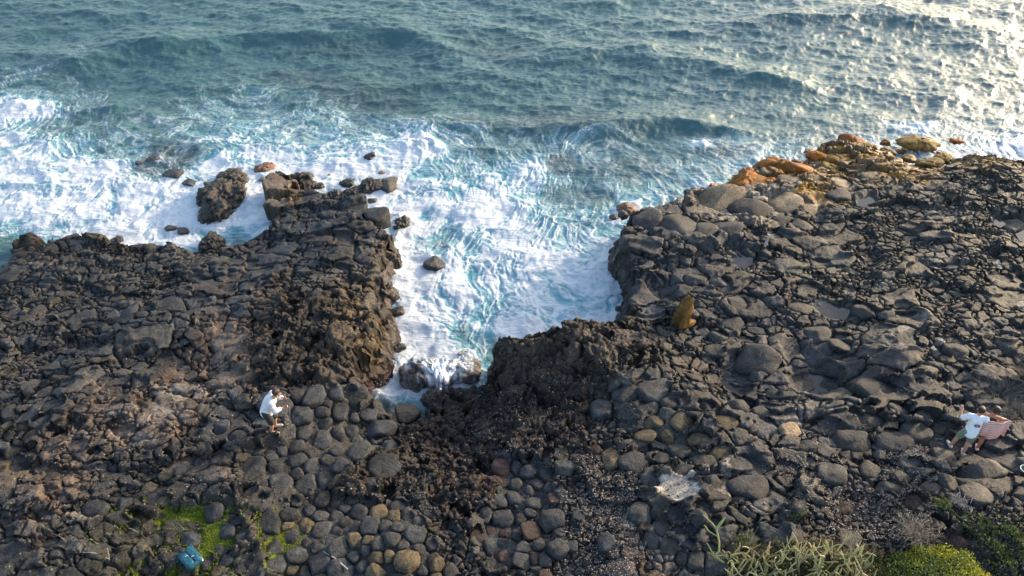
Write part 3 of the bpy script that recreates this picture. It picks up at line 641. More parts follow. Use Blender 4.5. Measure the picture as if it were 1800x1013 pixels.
# submerged reef (seen brown through the water) and aerated turquoise
REEF = [(285,285,75,34,.9,-.3),(640,170,110,34,.5,.1),(985,290,32,24,.8,0),(870,80,90,26,.35,0),(1010,345,70,24,.5,0),(820,215,40,10,.6,0),(520,135,70,20,.55,0),(1090,300,90,24,.5,0),(700,740,60,40,.9,0),(765,430,30,12,.3,0),(1290,265,60,18,.5,0),(960,215,110,26,.45,0),(1050,660,60,20,.5,0),(600,90,90,12,.3,0)]
reef = np.zeros(SX.shape)
for a, b, rx, ry, s, sk in REEF:
    u = (ppx-a)/rx; v = (ppy-b-sk*(ppx-a))/ry; reef = np.maximum(reef, s*(1-sstep(.45, 1.25, np.sqrt(u*u+v*v)+fw*.35)))
dens = dens*(1-.5*reef)
deep = np.exp(-((ppx-20)/60)**2-((ppy-450)/30)**2)+np.exp(-((ppx-330)/30)**2-((ppy-452)/14)**2)+np.exp(-((ppx-700)/45)**2-((ppy-738)/24)**2)*1.2; dens = dens*(1-.85*np.clip(deep, 0, 1))
aer = np.clip(dens*.95+.35*cove*(1-reef), 0, 1)
foam_a, veil_a = foam_cover(SX, SY, dens)
H = H+foam_a*.05*(SY < 60)
bx_ = SX-(xA*aA+xB*aB)*.9; by_ = SY-(yA*aA+yB*aB)*.9
V = np.stack([bx_, by_, SEA+H], -1).reshape(-1, 3)
def sea_material():
    m, nt, b = new_mat('sea_water')
    geo = nt.nodes.new('ShaderNodeNewGeometry'); P = geo.outputs['Position']
    A = N(nt, 'ShaderNodeAttribute', attribute_name='sea'); sep = nt.nodes.new('ShaderNodeSeparateColor'); nt.links.new(A.outputs['Color'], sep.inputs[0])
    dens, aer, reef = sep.outputs[0], sep.outputs[1], sep.outputs[2]
    brk = tex_noise(nt, P, 5.0, 6, .7)
    foam = math_n(nt, 'ADD', dens, math_n(nt, 'MULTIPLY', math_n(nt, 'MULTIPLY', math_n(nt, 'SUBTRACT', brk, .5), math_n(nt, 'SUBTRACT', 1.15, dens)), math_n(nt, 'MULTIPLY', dens, 2.4)), clamp=True)
    veil = math_n(nt, 'MULTIPLY', aer, .85)
    big = tex_noise(nt, P, .12, 3)
    deepc = mix_c(nt, ramp(nt, big, .35, .65), (.040, .100, .110), (.042, .108, .108))
    c = mix_c(nt, math_n(nt, 'MULTIPLY', reef, .85), deepc, mix_c(nt, tex_noise(nt, P, 1.6, 5), (.050, .043, .042), (.022, .045, .050)))
    c = mix_c(nt, veil, c, (.10, .33, .40)); 
    c = mix_c(nt, foam, c, mix_c(nt, brk, (.47, .53, .58), (.60, .62, .64)))
    nt.links.new(c, b.inputs['Base Color'])
    nt.links.new(math_n(nt, 'ADD', math_n(nt, 'MULTIPLY', foam, .40), .31, clamp=True), b.inputs['Roughness'])
    b.inputs['IOR'].default_value = 1.46
    hb = math_n(nt, 'ADD', math_n(nt, 'MULTIPLY', tex_noise(nt, P, 4.5, 5, .6, .4), .028), math_n(nt, 'MULTIPLY', foam, .02))
    mp = nt.nodes.new('ShaderNodeMapping'); mp.inputs['Scale'].default_value = (.5, 1.6, 1); mp.inputs['Rotation'].default_value = (0, 0, .2); nt.links.new(P, mp.inputs[0])
    hb = math_n(nt, 'ADD', hb, math_n(nt, 'MULTIPLY', tex_noise(nt, mp.outputs[0], 3.6, 5, .62, .5), .05))
    bp = nt.nodes.new('ShaderNodeBump'); bp.inputs['Strength'].default_value = .9; bp.inputs['Distance'].default_value = 1.0; nt.links.new(hb, bp.inputs['Height']); nt.links.new(bp.outputs[0], b.inputs['Normal'])
    return m
M_SEA = sea_material()
me = np_mesh('sea_water', V, grid_faces(*SX.shape), M_SEA, True, {'sea': ('FLOAT_COLOR', np.stack([foam_a, np.clip(veil_a*(1-.6*reef)+.12*cove, 0, 1), reef, np.ones_like(dens)], -1))})
tag(link('sea_water', me), kind='structure')
def pool_mat():
    m, nt, b = new_mat('pool_water'); geo = nt.nodes.new('ShaderNodeNewGeometry'); n = tex_noise(nt, geo.outputs['Position'], 1.5, 5, .6)
    nt.links.new(mix_c(nt, n, (.028, .026, .028), (.075, .066, .062)), b.inputs['Base Color']); b.inputs['Roughness'].default_value = .06; b.inputs['IOR'].default_value = 1.34
    bp = nt.nodes.new('ShaderNodeBump'); bp.inputs['Distance'].default_value = .004; nt.links.new(tex_noise(nt, geo.outputs['Position'], 9, 3), bp.inputs['Height']); nt.links.new(bp.outputs[0], b.inputs['Normal'])
    return m
M_POOL = pool_mat()
for pl, z in pool_xy:
    cx = sum(p[0] for p in pl)/len(pl); cy = sum(p[1] for p in pl)/len(pl)
    me = bpy.data.meshes.new('pool_water'); me.from_pydata([((x-cx)*1.07+cx, (y-cy)*1.07+cy, z) for x, y in pl], [], [list(range(len(pl)))[::-1]]); me.materials.append(M_POOL)
    if me.polygons[0].normal.z < 0: me.flip_normals()
    tag(link('pool_water', me), kind='structure')
# ------------------------------------------------------------------ people
M_SKIN = simple_mat('skin', (.42, .23, .15), .55, .1, 30)
M_SKIN2 = simple_mat('tanned_skin', (.30, .15, .095), .55, .1, 30)
M_HAIR = simple_mat('dark_hair', (.018, .013, .010), .5, .4, 90, .01)
M_WHITE = simple_mat('white_cotton', (.74, .75, .80), .85, .06, 18, .01)
M_CREAM = simple_mat('pale_cotton', (.66, .64, .68), .85, .06, 18, .01)
M_BLACK = simple_mat('black_cloth', (.022, .022, .026), .8, .2, 30, .01)
M_OLIVE = simple_mat('grey_green_cloth', (.17, .20, .14), .85, .12, 30, .01)
M_SHOE = simple_mat('grey_shoe', (.30, .30, .31), .7, .2, 30)
M_SHOE2 = simple_mat('pale_pink_shoe', (.62, .45, .42), .7, .2, 30)
M_RED = simple_mat('red_print', (.20, .03, .04), .8, .2, 30)
CV, CF = ico(3)
def capsules(caps):
    Vs, Fs, n = [], [], 0
    for p0, p1, r0, r1 in caps:
        p0 = np.array(p0, float); p1 = np.array(p1, float); ax = p1-p0; L = np.linalg.norm(ax); ax = ax/L if L > 1e-6 else np.array([0, 0, 1.])
        s = CV@ax; V = np.where(s[:, None] > 0, p1+CV*r1, p0+CV*r0); Vs.append(V); Fs.append(CF+n); n += len(V)
    return np.concatenate(Vs), np.concatenate(Fs)
def body_obj(name, caps, mat, parent, voxel, smooth=3, disp=0):
    V, F = capsules(caps); o = link(name, np_mesh(name, V, F, mat, True), parent)
    r = o.modifiers.new('r', 'REMESH'); r.mode = 'VOXEL'; r.voxel_size = voxel; r.use_smooth_shade = True
    s = o.modifiers.new('s', 'SMOOTH'); s.iterations = smooth; s.factor = .5
    if disp:
        t = bpy.data.textures.new('folds', 'CLOUDS'); t.noise_scale = .09; d = o.modifiers.new('d', 'DISPLACE'); d.texture = t; d.strength = disp; d.mid_level = .5
    return o
def lerp(a, b, t): return tuple(a[i]+(b[i]-a[i])*t for i in range(3))
def hand(w, d, side, curl=.6, up=(0, 0, 1)):
    """palm and five fingers from the wrist w along d; side = unit vector across the palm towards the thumb"""
    w = Vector(w); d = Vector(d).normalized(); s = Vector(side); s = (s-d*s.dot(d)).normalized(); n = d.cross(s)
    out = []; pc = w+d*.045
    for k in (-1, 0, 1): out.append((tuple(w+s*k*.014), tuple(w+d*.085+s*k*.026), .017, .014))
    for k, l in zip((1.5, .5, -.5, -1.5), (.066, .078, .072, .056)):
        b = w+d*.088+s*k*.020; m = b+(d*math.cos(curl)+n*math.sin(curl))*l*.5; e = m+(d*math.cos(curl*2)+n*math.sin(curl*2))*l*.5
        out += [(tuple(b), tuple(m), .010, .009), (tuple(m), tuple(e), .009, .0075)]
    b = w+d*.025+s*.026; m = b+(d*.6+s*.7+n*.3)*.035; e = m+(d*.8+s*.15+n*.6)*.032
    out += [(tuple(b), tuple(m), .012, .010), (tuple(m), tuple(e), .010, .008)]
    return out
def person(loc, rz, J, skin, label, group=None):
    """J: joints in a frame facing +X; returns root and the body"""
    root = empty('person', loc, rz); root.scale = ((.82 if group else .88),)*3; tag(root, label, 'person', group)
    c = []; hip, chest, neck, head = J['pelvis'], J['chest'], J['neck'], J['head']
    sh = [J['shL'], J['shR']]
    c += [(hip, lerp(hip, chest, .5), .125, .115), (lerp(hip, chest, .5), chest, .115, .13), (chest, neck, .12, .058), (neck, lerp(neck, head, .6), .052, .05)]
    hv = (Vector(head)-Vector(neck)).normalized(); f = Vector(J.get('look', (1, 0, 0))).normalized(); sd_ = Vector((0, 0, 1)).cross(f).normalized(); H = Vector(head)
    c += [(tuple(H+Vector((0, 0, .03))-f*.015), tuple(H+Vector((0, 0, .03))+f*.01), .088, .086), (tuple(H), tuple(H+f*.035-Vector((0, 0, .06))), .075, .05)]
    c += [(tuple(H+f*.085+Vector((0, 0, .01))), tuple(H+f*.108-Vector((0, 0, .02))), .010, .014), (tuple(H+f*.078-Vector((0, 0, .052))+sd_*.018), tuple(H+f*.078-Vector((0, 0, .052))-sd_*.018), .010, .010)]
    for k in (-1, 1): c += [(tuple(H+sd_*k*.086+Vector((0, 0, .015))), tuple(H+sd_*k*.088-Vector((0, 0, .02))), .014, .011), (tuple(H+f*.080+sd_*k*.032+Vector((0, 0, .042))), tuple(H+f*.078+sd_*k*.048+Vector((0, 0, .040))), .010, .008)]
    c.append((sh[0], sh[1], .062, .062))
    for S in 'LR':
        c += [(J['sh'+S], J['el'+S], .054, .042), (J['el'+S], J['wr'+S], .042, .027)]
        c += hand(J['wr'+S], J['hd'+S], J['th'+S], J.get('curl'+S, .6))
        c += [(J['hp'+S], J['kn'+S], .092, .060), (lerp(J['kn'+S], J['an'+S], 0), lerp(J['kn'+S], J['an'+S], .35), .056, .058), (lerp(J['kn'+S], J['an'+S], .35), J['an'+S], .058, .037)]
        c += [(J['an'+S], J['toe'+S], .040, .030)]
    b = body_obj('body', c, skin, root, .0075, 2)
    for k in (-1, 1):
        V, F = capsules([(tuple(H+f*.082+sd_*k*.033+Vector((0, 0, .024))), tuple(H+f*.083+sd_*k*.033+Vector((0, 0, .024))), .011, .011)])
        link('eye', np_mesh('eye', V, F, M_HAIR), root)
    return root
def hair(root, J, long_=0, mat=None):
    H = Vector(J['head']); f = Vector(J.get('look', (1, 0, 0))).normalized(); c = [(tuple(H-f*.028+Vector((0, 0, .055))), tuple(H+f*.018+Vector((0, 0, .062))), .096, .086), (tuple(H-f*.04+Vector((0, 0, .03))), tuple(H-f*.035-Vector((0, 0, .02+long_))), .088, .062)]
    sd_ = Vector((0, 0, 1)).cross(f).normalized()
    if long_:
        for k in (-1, 1): c.append((tuple(H-f*.02+sd_*k*.05+Vector((0, 0, .03))), tuple(H-f*.03+sd_*k*.05-Vector((0, 0, .02+long_))), .05, .035))
    return body_obj('hair', c, mat or M_HAIR, root, .012, 2, .02)
def shirt(root, J, mat, loose=.03, sleeve=1.0, drop=.0):
    hip, chest, neck = J['pelvis'], J['chest'], J['neck']; low = (hip[0], hip[1], hip[2]-drop)
    c = [(low, lerp(hip, chest, .5), .135+loose*1.3, .125+loose*1.2), (lerp(hip, chest, .5), chest, .125+loose*1.2, .138+loose), (chest, lerp(chest, neck, .6), .13+loose*.6, .07), (J['shL'], J['shR'], .08+loose*.3, .08+loose*.3)]
    for S in 'LR':
        e = lerp(J['sh'+S], J['el'+S], min(1, sleeve)); c.append((J['sh'+S], e, .075+loose*.2, .062+loose*.5))
        if sleeve > 1: c.append((J['el'+S], lerp(J['el'+S], J['wr'+S], sleeve-1), .060+loose*.4, .048+loose*.4))
    return body_obj('shirt', c, mat, root, .016, 3, .035)
def shorts(root, J, mat, t=.75):
    c = [(J['pelvis'], lerp(J['hpL'], J['hpR'], .5), .145, .14)]
    for S in 'LR': c.append((J['hp'+S], lerp(J['hp'+S], J['kn'+S], t), .118, .095))
    return body_obj('shorts', c, mat, root, .016, 2, .02)
def shoes(root, J, mat, name='shoe'):
    for S in 'LR':
        a, t = Vector(J['an'+S]), Vector(J['toe'+S]); d = (t-a); d.z = 0; d.normalize()
        c = [(tuple(a-d*.03+Vector((0, 0, -.035))), tuple(a+d*.06+Vector((0, 0, -.035))), .047, .048), (tuple(a+d*.06+Vector((0, 0, -.04))), tuple(t+d*.02+Vector((0, 0, 0))), .048, .038)]
        body_obj(name, c, mat, root, .011, 2)
def stand(px, py, guess=0.0):
    x, y, z = at(px, py, guess)
    for _ in range(6):
        z = max(ground(x+a, y+b) for a in (-.06, .06) for b in (-.06, .06)); x, y, _z = at(px, py, z)
    return (x, y, z)
def top_of(x, y, default):
    return default
bpy.context.view_layer.update()
_dg = bpy.context.evaluated_depsgraph_get()
def ray_z(x, y):
    ok, loc, *_ = SC.ray_cast(_dg, Vector((x, y, 8)), Vector((0, 0, -1)))
    return loc.z if ok else 0.0
def foot_spot(px, py):
    z = 0.0
    for _ in range(6): x, y, _z = at(px, py, z); z = ray_z(x, y)
    return Vector((x, y, z))
# first: stooping over a camera pole, facing +X
p1 = foot_spot(483, 757)
J1 = dict(pelvis=(-.02, 0, .92), chest=(.16, 0, 1.27), neck=(.30, 0, 1.42), head=(.40, 0, 1.55), look=(.9, .1, -.42), shL=(.22, .18, 1.36), shR=(.22, -.18, 1.36),
 elL=(.34, .22, 1.12), wrL=(.50, .06, 1.26), hdL=(.9, -.2, .35), thL=(0, -.2, 1), elR=(.28, -.24, 1.10), wrR=(.48, -.10, 1.06), hdR=(.9, .35, .1), thR=(0, .3, 1),
 hpL=(-.02, .09, .90), hpR=(-.02, -.09, .90), knL=(.10, .11, .49), knR=(.04, -.11, .49), anL=(.02, .12, .09), anR=(-.05, -.12, .09), toeL=(.17, .13, .04), toeR=(.10, -.13, .04), curlL=.9, curlR=1.0)
A_ = person(p1, R(8), J1, M_SKIN, 'person in loose white shirt and dark shorts stooping over a slim camera pole')
hair(A_, J1, .05); shirt(A_, J1, M_CREAM, .035, 1.5, .08); shorts(A_, J1, M_BLACK, .95); shoes(A_, J1, M_SHOE)
def tube_mesh(name, paths, mat, seg=6, attr=None):
    """paths: list of (points, radii)"""
    Vs, Fs, n = [], [], 0; cs = []
    for pi, (pts, rad) in enumerate(paths):
        P = np.array(pts, float); r = np.array(rad, float) if np.ndim(rad) else np.full(len(P), rad); T = np.gradient(P, axis=0); T /= np.linalg.norm(T, axis=1)[:, None]+1e-9
        ref = np.where(np.abs(T[:, 2:3]) < .9, np.array([[0, 0, 1.]]), np.array([[1., 0, 0]])); U = np.cross(T, ref); U /= np.linalg.norm(U, axis=1)[:, None]+1e-9; W = np.cross(T, U)
        a = np.arange(seg)*2*np.pi/seg; ring = P[:, None]+r[:, None, None]*(np.cos(a)[None, :, None]*U[:, None]+np.sin(a)[None, :, None]*W[:, None])
        Vs.append(ring.reshape(-1, 3)); m = len(P)
        for i in range(m-1):
            for k in range(seg): Fs.append((n+i*seg+k, n+i*seg+(k+1) % seg, n+(i+1)*seg+(k+1) % seg, n+(i+1)*seg+k))
        if attr is not None: cs.append(np.tile(attr[pi], (m*seg, 1)))
        n += m*seg
    at_ = {'tint': ('FLOAT_COLOR', np.concatenate(cs))} if attr is not None else None
    return np_mesh(name, np.concatenate(Vs), np.array(Fs), mat, True, at_)
M_DARKMETAL = simple_mat('dark_metal', (.14, .14, .15), .4, .1)
pole = empty('camera_pole', p1); pole.scale = (.88,)*3; tag(pole, 'slim dark pole with a small camera on top, held by the stooping person', 'camera pole')
pt = Vector((.64, .10, 1.36)); base = Vector((.42, -.02, 0)); bz = ray_z(p1.x+base.x, p1.y+base.y)-p1.z; base.z = bz
link('shaft', tube_mesh('shaft', [([tuple(base), tuple(base.lerp(pt, .5)), tuple(pt)], [.011, .015, .018])], M_DARKMETAL, 8), pole)
V, F = ICO[3]; q = np.sign(V)*np.abs(V)**.35; q = q*np.array([.035, .055, .035])+np.array(pt+Vector((0, 0, .03))); link('camera_body', np_mesh('camera_body', q, F, M_BLACK), pole)
link('lens', tube_mesh('lens', [([tuple(pt+Vector((.03, 0, .03))), tuple(pt+Vector((.065, 0, .03)))], [.022, .02])], M_DARKMETAL, 10), pole)
# the pair at the edge of the slabs, backs to the camera
p2 = foot_spot(1682, 792); p3 = foot_spot(1709, 786)
G2 = 'couple standing on the dark slabs'
J2 = dict(pelvis=(-.02, 0, .92), chest=(.10, 0, 1.28), neck=(.15, 0, 1.45), head=(.20, 0, 1.60), look=(.95, -.2, -.2), shL=(.11, .20, 1.39), shR=(.11, -.20, 1.39),
 elL=(.16, .34, 1.16), wrL=(.36, .34, 1.28), hdL=(.7, .0, .7), thL=(-.2, -1, 0), elR=(.22, -.30, 1.14), wrR=(.38, -.24, .98), hdR=(.8, .1, -.3), thR=(0, .6, .8),
 hpL=(-.02, .10, .90), hpR=(-.02, -.10, .90), knL=(.10, .14, .49), knR=(.02, -.12, .49), anL=(.08, .18, .09), anR=(-.10, -.12, .09), toeL=(.22, .22, .04), toeR=(.05, -.14, .04), curlL=.35, curlR=.5)
B_ = person(p2, R(72), J2, M_SKIN, 'person in white T-shirt with a red back print and grey-green shorts, beside the striped towel', G2)
hair(B_, J2); sh_ = shirt(B_, J2, M_WHITE, .032, .7, .03); shorts(B_, J2, M_OLIVE, .85); shoes(B_, J2, M_SHOE2)
# back print: a ring of short strokes
pr = []
for k in range(16):
    a = k*math.pi/8; x = -.035; pr.append(([(x-.062, math.cos(a)*.050, 1.27+math.sin(a)*.040), (x-.062, math.cos(a)*.075, 1.27+math.sin(a)*.062)], .008))
for k in range(5): pr.append(([(-.10, -.045+k*.022, 1.255), (-.095, -.045+k*.022, 1.285)], .007))
o = link('shirt_print', tube_mesh('shirt_print', pr, M_RED, 5), B_); sw = o.modifiers.new('w', 'SHRINKWRAP'); sw.target = sh_; sw.wrap_method = 'NEAREST_SURFACEPOINT'; sw.wrap_mode = 'OUTSIDE'; sw.offset = .006
J3 = dict(pelvis=(-.02, 0, .86), chest=(.08, 0, 1.20), neck=(.12, 0, 1.36), head=(.16, 0, 1.50), look=(.95, .1, -.25), shL=(.09, .17, 1.31), shR=(.09, -.17, 1.31),
 elL=(.20, .24, 1.10), wrL=(.24, .05, 1.20), hdL=(.3, -.8, .3), thL=(0, 0, 1), elR=(.16, -.33, 1.26), wrR=(.08, -.43, 1.32), hdR=(.1, -.9, .2), thR=(.3, 0, 1),
 hpL=(-.02, .085, .84), hpR=(-.02, -.085, .84), knL=(.03, .09, .46), knR=(.03, -.09, .46), anL=(0, .09, .09), anR=(-.05, -.10, .09), toeL=(.14, .11, .04), toeR=(.09, -.10, .04), curlR=1.1, curlL=.8)
C_ = person(p3, R(66), J3, M_SKIN2, 'person with dark round hair holding a striped towel spread over the shoulders', G2)
hair(C_, J3, .02); shorts(C_, J3, M_BLACK, .35); shoes(C_, J3, M_SHOE2, 'sandal')
body_obj('swimsuit', [((-.02, 0, .86), (.03, 0, 1.03), .133, .123), ((.03, 0, 1.03), (.08, 0, 1.2), .123, .138)], M_BLACK, C_, .016, 2)
def towel():
    nu, nv = 60, 44; U, W = np.meshgrid(np.linspace(0, 1, nu), np.linspace(0, 1, nv))
    s = .24-.70*U                                             # + is the wearer's own left; the free corner is at the right hand
    topz = 1.36+.05*np.sin(U*3.1)-.03*(U > .6)*np.sin((U-.6)*7); bot = .72+.10*np.abs(U-.45)*2+.10*np.exp(-((U-.82)/.06)**2)
    z = topz+(bot-topz)*W
    wrap = np.exp(-(s/.28)**4); x = -.085-.10*wrap*(1-.15*W)-.03*np.sin(U*9+W*2)*W-.04*W+.16*(1-wrap)*(1-W*.6)+.02*np.sin(U*23)*W
    s = s+.05*np.sin(W*3.1)*(U-.5)
    V = np.stack([x, s, z], -1).reshape(-1, 3)
    m, nt, b = new_mat('striped_towel'); A = N(nt, 'ShaderNodeAttribute', attribute_name='st').outputs['Fac']
    fr = math_n(nt, 'FRACT', math_n(nt, 'MULTIPLY', A, 15))
    c = mix_c(nt, ramp(nt, fr, .42, .5), (.74, .33, .22), (.80, .62, .62)); c = mix_c(nt, math_n(nt, 'MULTIPLY', ramp(nt, fr, .78, .82), ramp(nt, fr, .99, .95)), c, (.22, .08, .11))
    c = mix_c(nt, ramp(nt, A, .75, .35), c, mix_c(nt, 1.0, c, (1.0, .72, .60), 'MULTIPLY'))  # sun's orange warmth painted into the towel's lower part
    nt.links.new(c, b.inputs['Base Color']); b.inputs['Roughness'].default_value = .9
    st = (z-.6)*.9-(s-.2)*-.62+.0; st = .95*(z-.62)+.55*(s+.7)*.9
    me = np_mesh('towel', V, grid_faces(nv, nu), m, True, {'st': ('FLOAT', st.ravel())}); o = link('striped_towel', me, None, p3); o.rotation_euler = (0, 0, R(66)); o.scale = (.82,)*3; sl = o.modifiers.new('s', 'SOLIDIFY'); sl.thickness = .012
    tag(o, 'pink and orange striped beach towel draped over the shoulders of the dark-haired person', 'towel')
towel()

# ------------------------------------------------------------------ teal backpack
def rbox(rx, ry, h, p=9, seed=1, n=.05):
    pl = [(1, 0, 0, rx), (-1, 0, 0, rx), (0, 1, 0, ry), (0, -1, 0, ry), (0, 0, 1, h), (0, 0, -1, h)]
    V, F = ICO[4]; S = sum(np.maximum(V@np.array(q[:3]), 0)**p/q[3]**p for q in pl); P = V*(S**(-1/p))[:, None]
    return P*(1+n3(P*4, .9, seed)*n)[:, None], F
M_TEAL = simple_mat('teal_nylon', (.008, .062, .095), .5, .25, 12, .02)
M_TEAL2 = simple_mat('light_teal_nylon', (.010, .085, .13), .5, .2, 12, .02)
M_PALE = simple_mat('pale_plastic', (.7, .75, .75), .5, .05)
pb = foot_spot(337, 984)
bag = empty('backpack', (pb.x, pb.y, pb.z+.0), R(-38)); bag.scale = (.85, .85, .75); tag(bag, 'teal backpack lying on the mossy stones, its strap trailing', 'backpack')
P, F = rbox(.27, .20, .11, 7, 3); P[:, 2] += .06; link('main_pouch', np_mesh('main_pouch', P, F, M_TEAL), bag)
P, F = rbox(.20, .085, .05, 6, 5); P += np.array([.02, -.09, .165]); link('front_pocket', np_mesh('front_pocket', P, F, M_TEAL2), bag)
P, F = rbox(.22, .07, .05, 6, 9); P += np.array([0, .08, .155]); link('top_flap', np_mesh('top_flap', P, F, M_TEAL2), bag)
link('strap', tube_mesh('strap', [([(-.24, -.05, .06), (-.33, -.12, .08), (-.42, -.22, .02), (-.36, -.30, -.03), (-.20, -.22, .0)], .022), ([(-.20, .18, .08), (-.28, .22, .12), (-.25, .10, .16), (-.2, .05, .13)], .02)], M_TEAL2, 7), bag)
for a, b_ in ((.06, .02), (-.06, -.07)): link('zip_pull', tube_mesh('zip_pull', [([(a, b_, .215), (a+.02, b_+.06, .218)], .008)], M_PALE, 5), bag)
link('buckle', tube_mesh('buckle', [([(.24, .16, .10), (.29, .13, .09)], .018)], M_PALE, 6), bag)

# ------------------------------------------------------------------ upright rock
ps = foot_spot(1194, 570)
pl = [(1, 0, .0, .27), (-.95, .1, .06, .25), (.35, -.93, .03, .24), (-.45, -.9, .03, .20), (0, 1, 0, .2), (.75, .6, .05, .25), (-.45, -.1, 1, .27), (.5, .2, .9, .27), (0, 0, -1, .2)]
P, F, T = rock_mesh(.27, .25, .3, [(a/math.sqrt(a*a+b*b+c*c), b/math.sqrt(a*a+b*b+c*c), c/math.sqrt(a*a+b*b+c*c), d) for a, b, c, d in pl], (.34, .175, .040, 0), 77, 5, 18, 0, 0)
P[:, 2] *= 3.6; P[:, 0] *= .82; P[:, :2] *= (1.08-.34*np.clip(P[:, 2], -.3, 1.)/1.)[:, None]; P[:, 0] += P[:, 2]*.12; P[:, :2] += np.stack([perlin(P[:, 2]*5, P[:, 1]*4), perlin(P[:, 2]*5+9, P[:, 0]*4)], 1)*.035
T[:, :3] *= (1-.55*sstep(.0, -.12, P[:, 0]-P[:, 2]*.12))[:, None]  # sunward ochre is part lichen, part painted sun; far side painted darker
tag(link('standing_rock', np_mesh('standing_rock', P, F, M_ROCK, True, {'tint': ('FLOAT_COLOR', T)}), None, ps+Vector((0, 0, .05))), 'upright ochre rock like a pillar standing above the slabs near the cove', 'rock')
P, F, T = rock_mesh(.25, .18, .4, hull_planes(.17, .14, .26, np.random.default_rng(5)), (.30, .16, .036, 0), 78, 4, 9)
tag(link('boulder', np_mesh('boulder', P, F, M_ROCK, True, {'tint': ('FLOAT_COLOR', T)}), None, ps+Vector((.30, -.02, -.03))), 'small ochre block leaning on the foot of the upright rock', 'rock')

# ------------------------------------------------------------------ plants
def leaf_mat(name, rough=.6, trans=.35):
    m, nt, b = new_mat(name); A = N(nt, 'ShaderNodeAttribute', attribute_name='tint').outputs['Color']; nt.links.new(A, b.inputs['Base Color']); b.inputs['Roughness'].default_value = rough
    tr = nt.nodes.new('ShaderNodeBsdfTranslucent'); nt.links.new(A, tr.inputs[0]); mx = nt.nodes.new('ShaderNodeMixShader'); mx.inputs[0].default_value = trans
    nt.links.new(b.outputs[0], mx.inputs[1]); nt.links.new(tr.outputs[0], mx.inputs[2]); nt.links.new(mx.outputs[0], nt.nodes['Material Output'].inputs[0]); return m
M_LEAF = leaf_mat('leaf'); M_STEM = leaf_mat('stem', .7, .0)
def leaves(name, C, size, cols, rs, up=.5, aspect=.5):
    """one bent quad per leaf"""
    n = len(C); d = rs.normal(size=(n, 3)); d[:, 2] = np.abs(d[:, 2])*up*2; d /= np.linalg.norm(d, axis=1)[:, None]; s = np.cross(d, rs.normal(size=(n, 3))); s /= np.linalg.norm(s, axis=1)[:, None]
    L = (size*rs.uniform(.6, 1.3, n))[:, None]; V = np.stack([C, C+d*L*.5+s*L*aspect*.5, C+d*L, C+d*L*.5-s*L*aspect*.5], 1).reshape(-1, 3)
    return np_mesh(name, V, np.arange(4*n).reshape(-1, 4), M_LEAF, False, {'tint': ('FLOAT_COLOR', np.repeat(np.c_[cols, np.ones(n)], 4, 0))})
def blades(name, C, h, cols, rs, lean=.5, wd=.006):
    n = len(C); a = rs.uniform(0, 6.28, n); l = rs.uniform(0, lean, n); d = np.stack([np.cos(a)*l, np.sin(a)*l, np.ones(n)], 1); d /= np.linalg.norm(d, axis=1)[:, None]
    s = np.stack([-np.sin(a), np.cos(a), np.zeros(n)], 1)*wd; H_ = (h*rs.uniform(.5, 1.3, n))[:, None]; droop = np.stack([np.cos(a)*l, np.sin(a)*l, -l*.5], 1)*H_*.5
    V = np.stack([C-s, C+s, C+d*H_*.6+s*.7, C+d*H_+droop, C+d*H_*.6-s*.7], 1)
    F4 = np.arange(n)[:, None]*5+np.array([[0, 1, 2, 4]]); Fb = np.arange(n)[:, None]*5+np.array([[4, 2, 3, 3]])
    V = np.concatenate([V, V[:, 3:4]], 1).reshape(-1, 3); F4 = np.arange(n)[:, None]*6+np.array([[0, 1, 2, 4]]); Fb = np.arange(n)[:, None]*6+np.array([[4, 2, 3, 5]])
    return np_mesh(name, V, np.concatenate([F4, Fb]), M_LEAF, False, {'tint': ('FLOAT_COLOR', np.repeat(np.c_[cols, np.ones(n)], 6, 0))})
rs = np.random.default_rng(21)
def curve3(a, b, c, n=7):
    a, b, c = Vector(a), Vector(b), Vector(c); return [tuple(a.lerp(b, t).lerp(b.lerp(c, t), t)) for t in np.linspace(0, 1, n)]
# spiky succulent clump
cen = foot_spot(1405, 1012); suc = empty('succulent', cen); tag(suc, 'clump of pale green branching spiky succulent at the bottom edge', 'succulent')
paths, cols = [], []
for k in range(230):
    u = rs.uniform(-1, 1); v = rs.uniform(-.45, .45); bx0, by0 = u*1.35, v*1.1; gz = ground(cen.x+bx0, cen.y+by0)-cen.z
    a = rs.uniform(0, 6.28); sl = rs.uniform(.1, .8); L = rs.uniform(.25, .62)*(1-.25*abs(u)); dx, dy = math.cos(a)*sl*L, math.sin(a)*sl*L
    p0 = (bx0, by0, gz); p1_ = (bx0+dx*.7, by0+dy*.7, gz+L*.45); p2_ = (bx0+dx+rs.uniform(-.1, .1), by0+dy+rs.uniform(-.1, .1), gz+L)
    r = rs.uniform(.010, .019); paths.append((curve3(p0, p1_, p2_), np.array([1, 1.1, 1.1, 1.05, .95, .8, .35])*r)); c = np.array([.34, .35, .17])*rs.uniform(.6, 1.25); c = c if rs.random() > .45 else np.array([.50, .43, .22])*rs.uniform(.7, 1.1); cols.append([*c, 1])
    if rs.random() < .5:
        m = paths[-1][0][4]; paths.append((curve3(m, (m[0]+rs.uniform(-.12, .12), m[1]+rs.uniform(-.12, .12), m[2]+.08), (m[0]+rs.uniform(-.2, .2), m[1]+rs.uniform(-.2, .2), m[2]+.22)), np.array([1, 1.05, 1.05, 1, .9, .75, .35])*r*.85)); cols.append([*c, 1])
link('stems', tube_mesh('stems', paths, M_STEM, 6, cols), suc)
def pxz(px, py, dz):
    b0 = foot_spot(px, py); return at(px, py, b0.z+dz)
g0 = foot_spot(1283, 1000); su2 = empty('succulent', g0); tag(su2, 'single forked succulent branch reaching up beside the cracked slab', 'succulent')
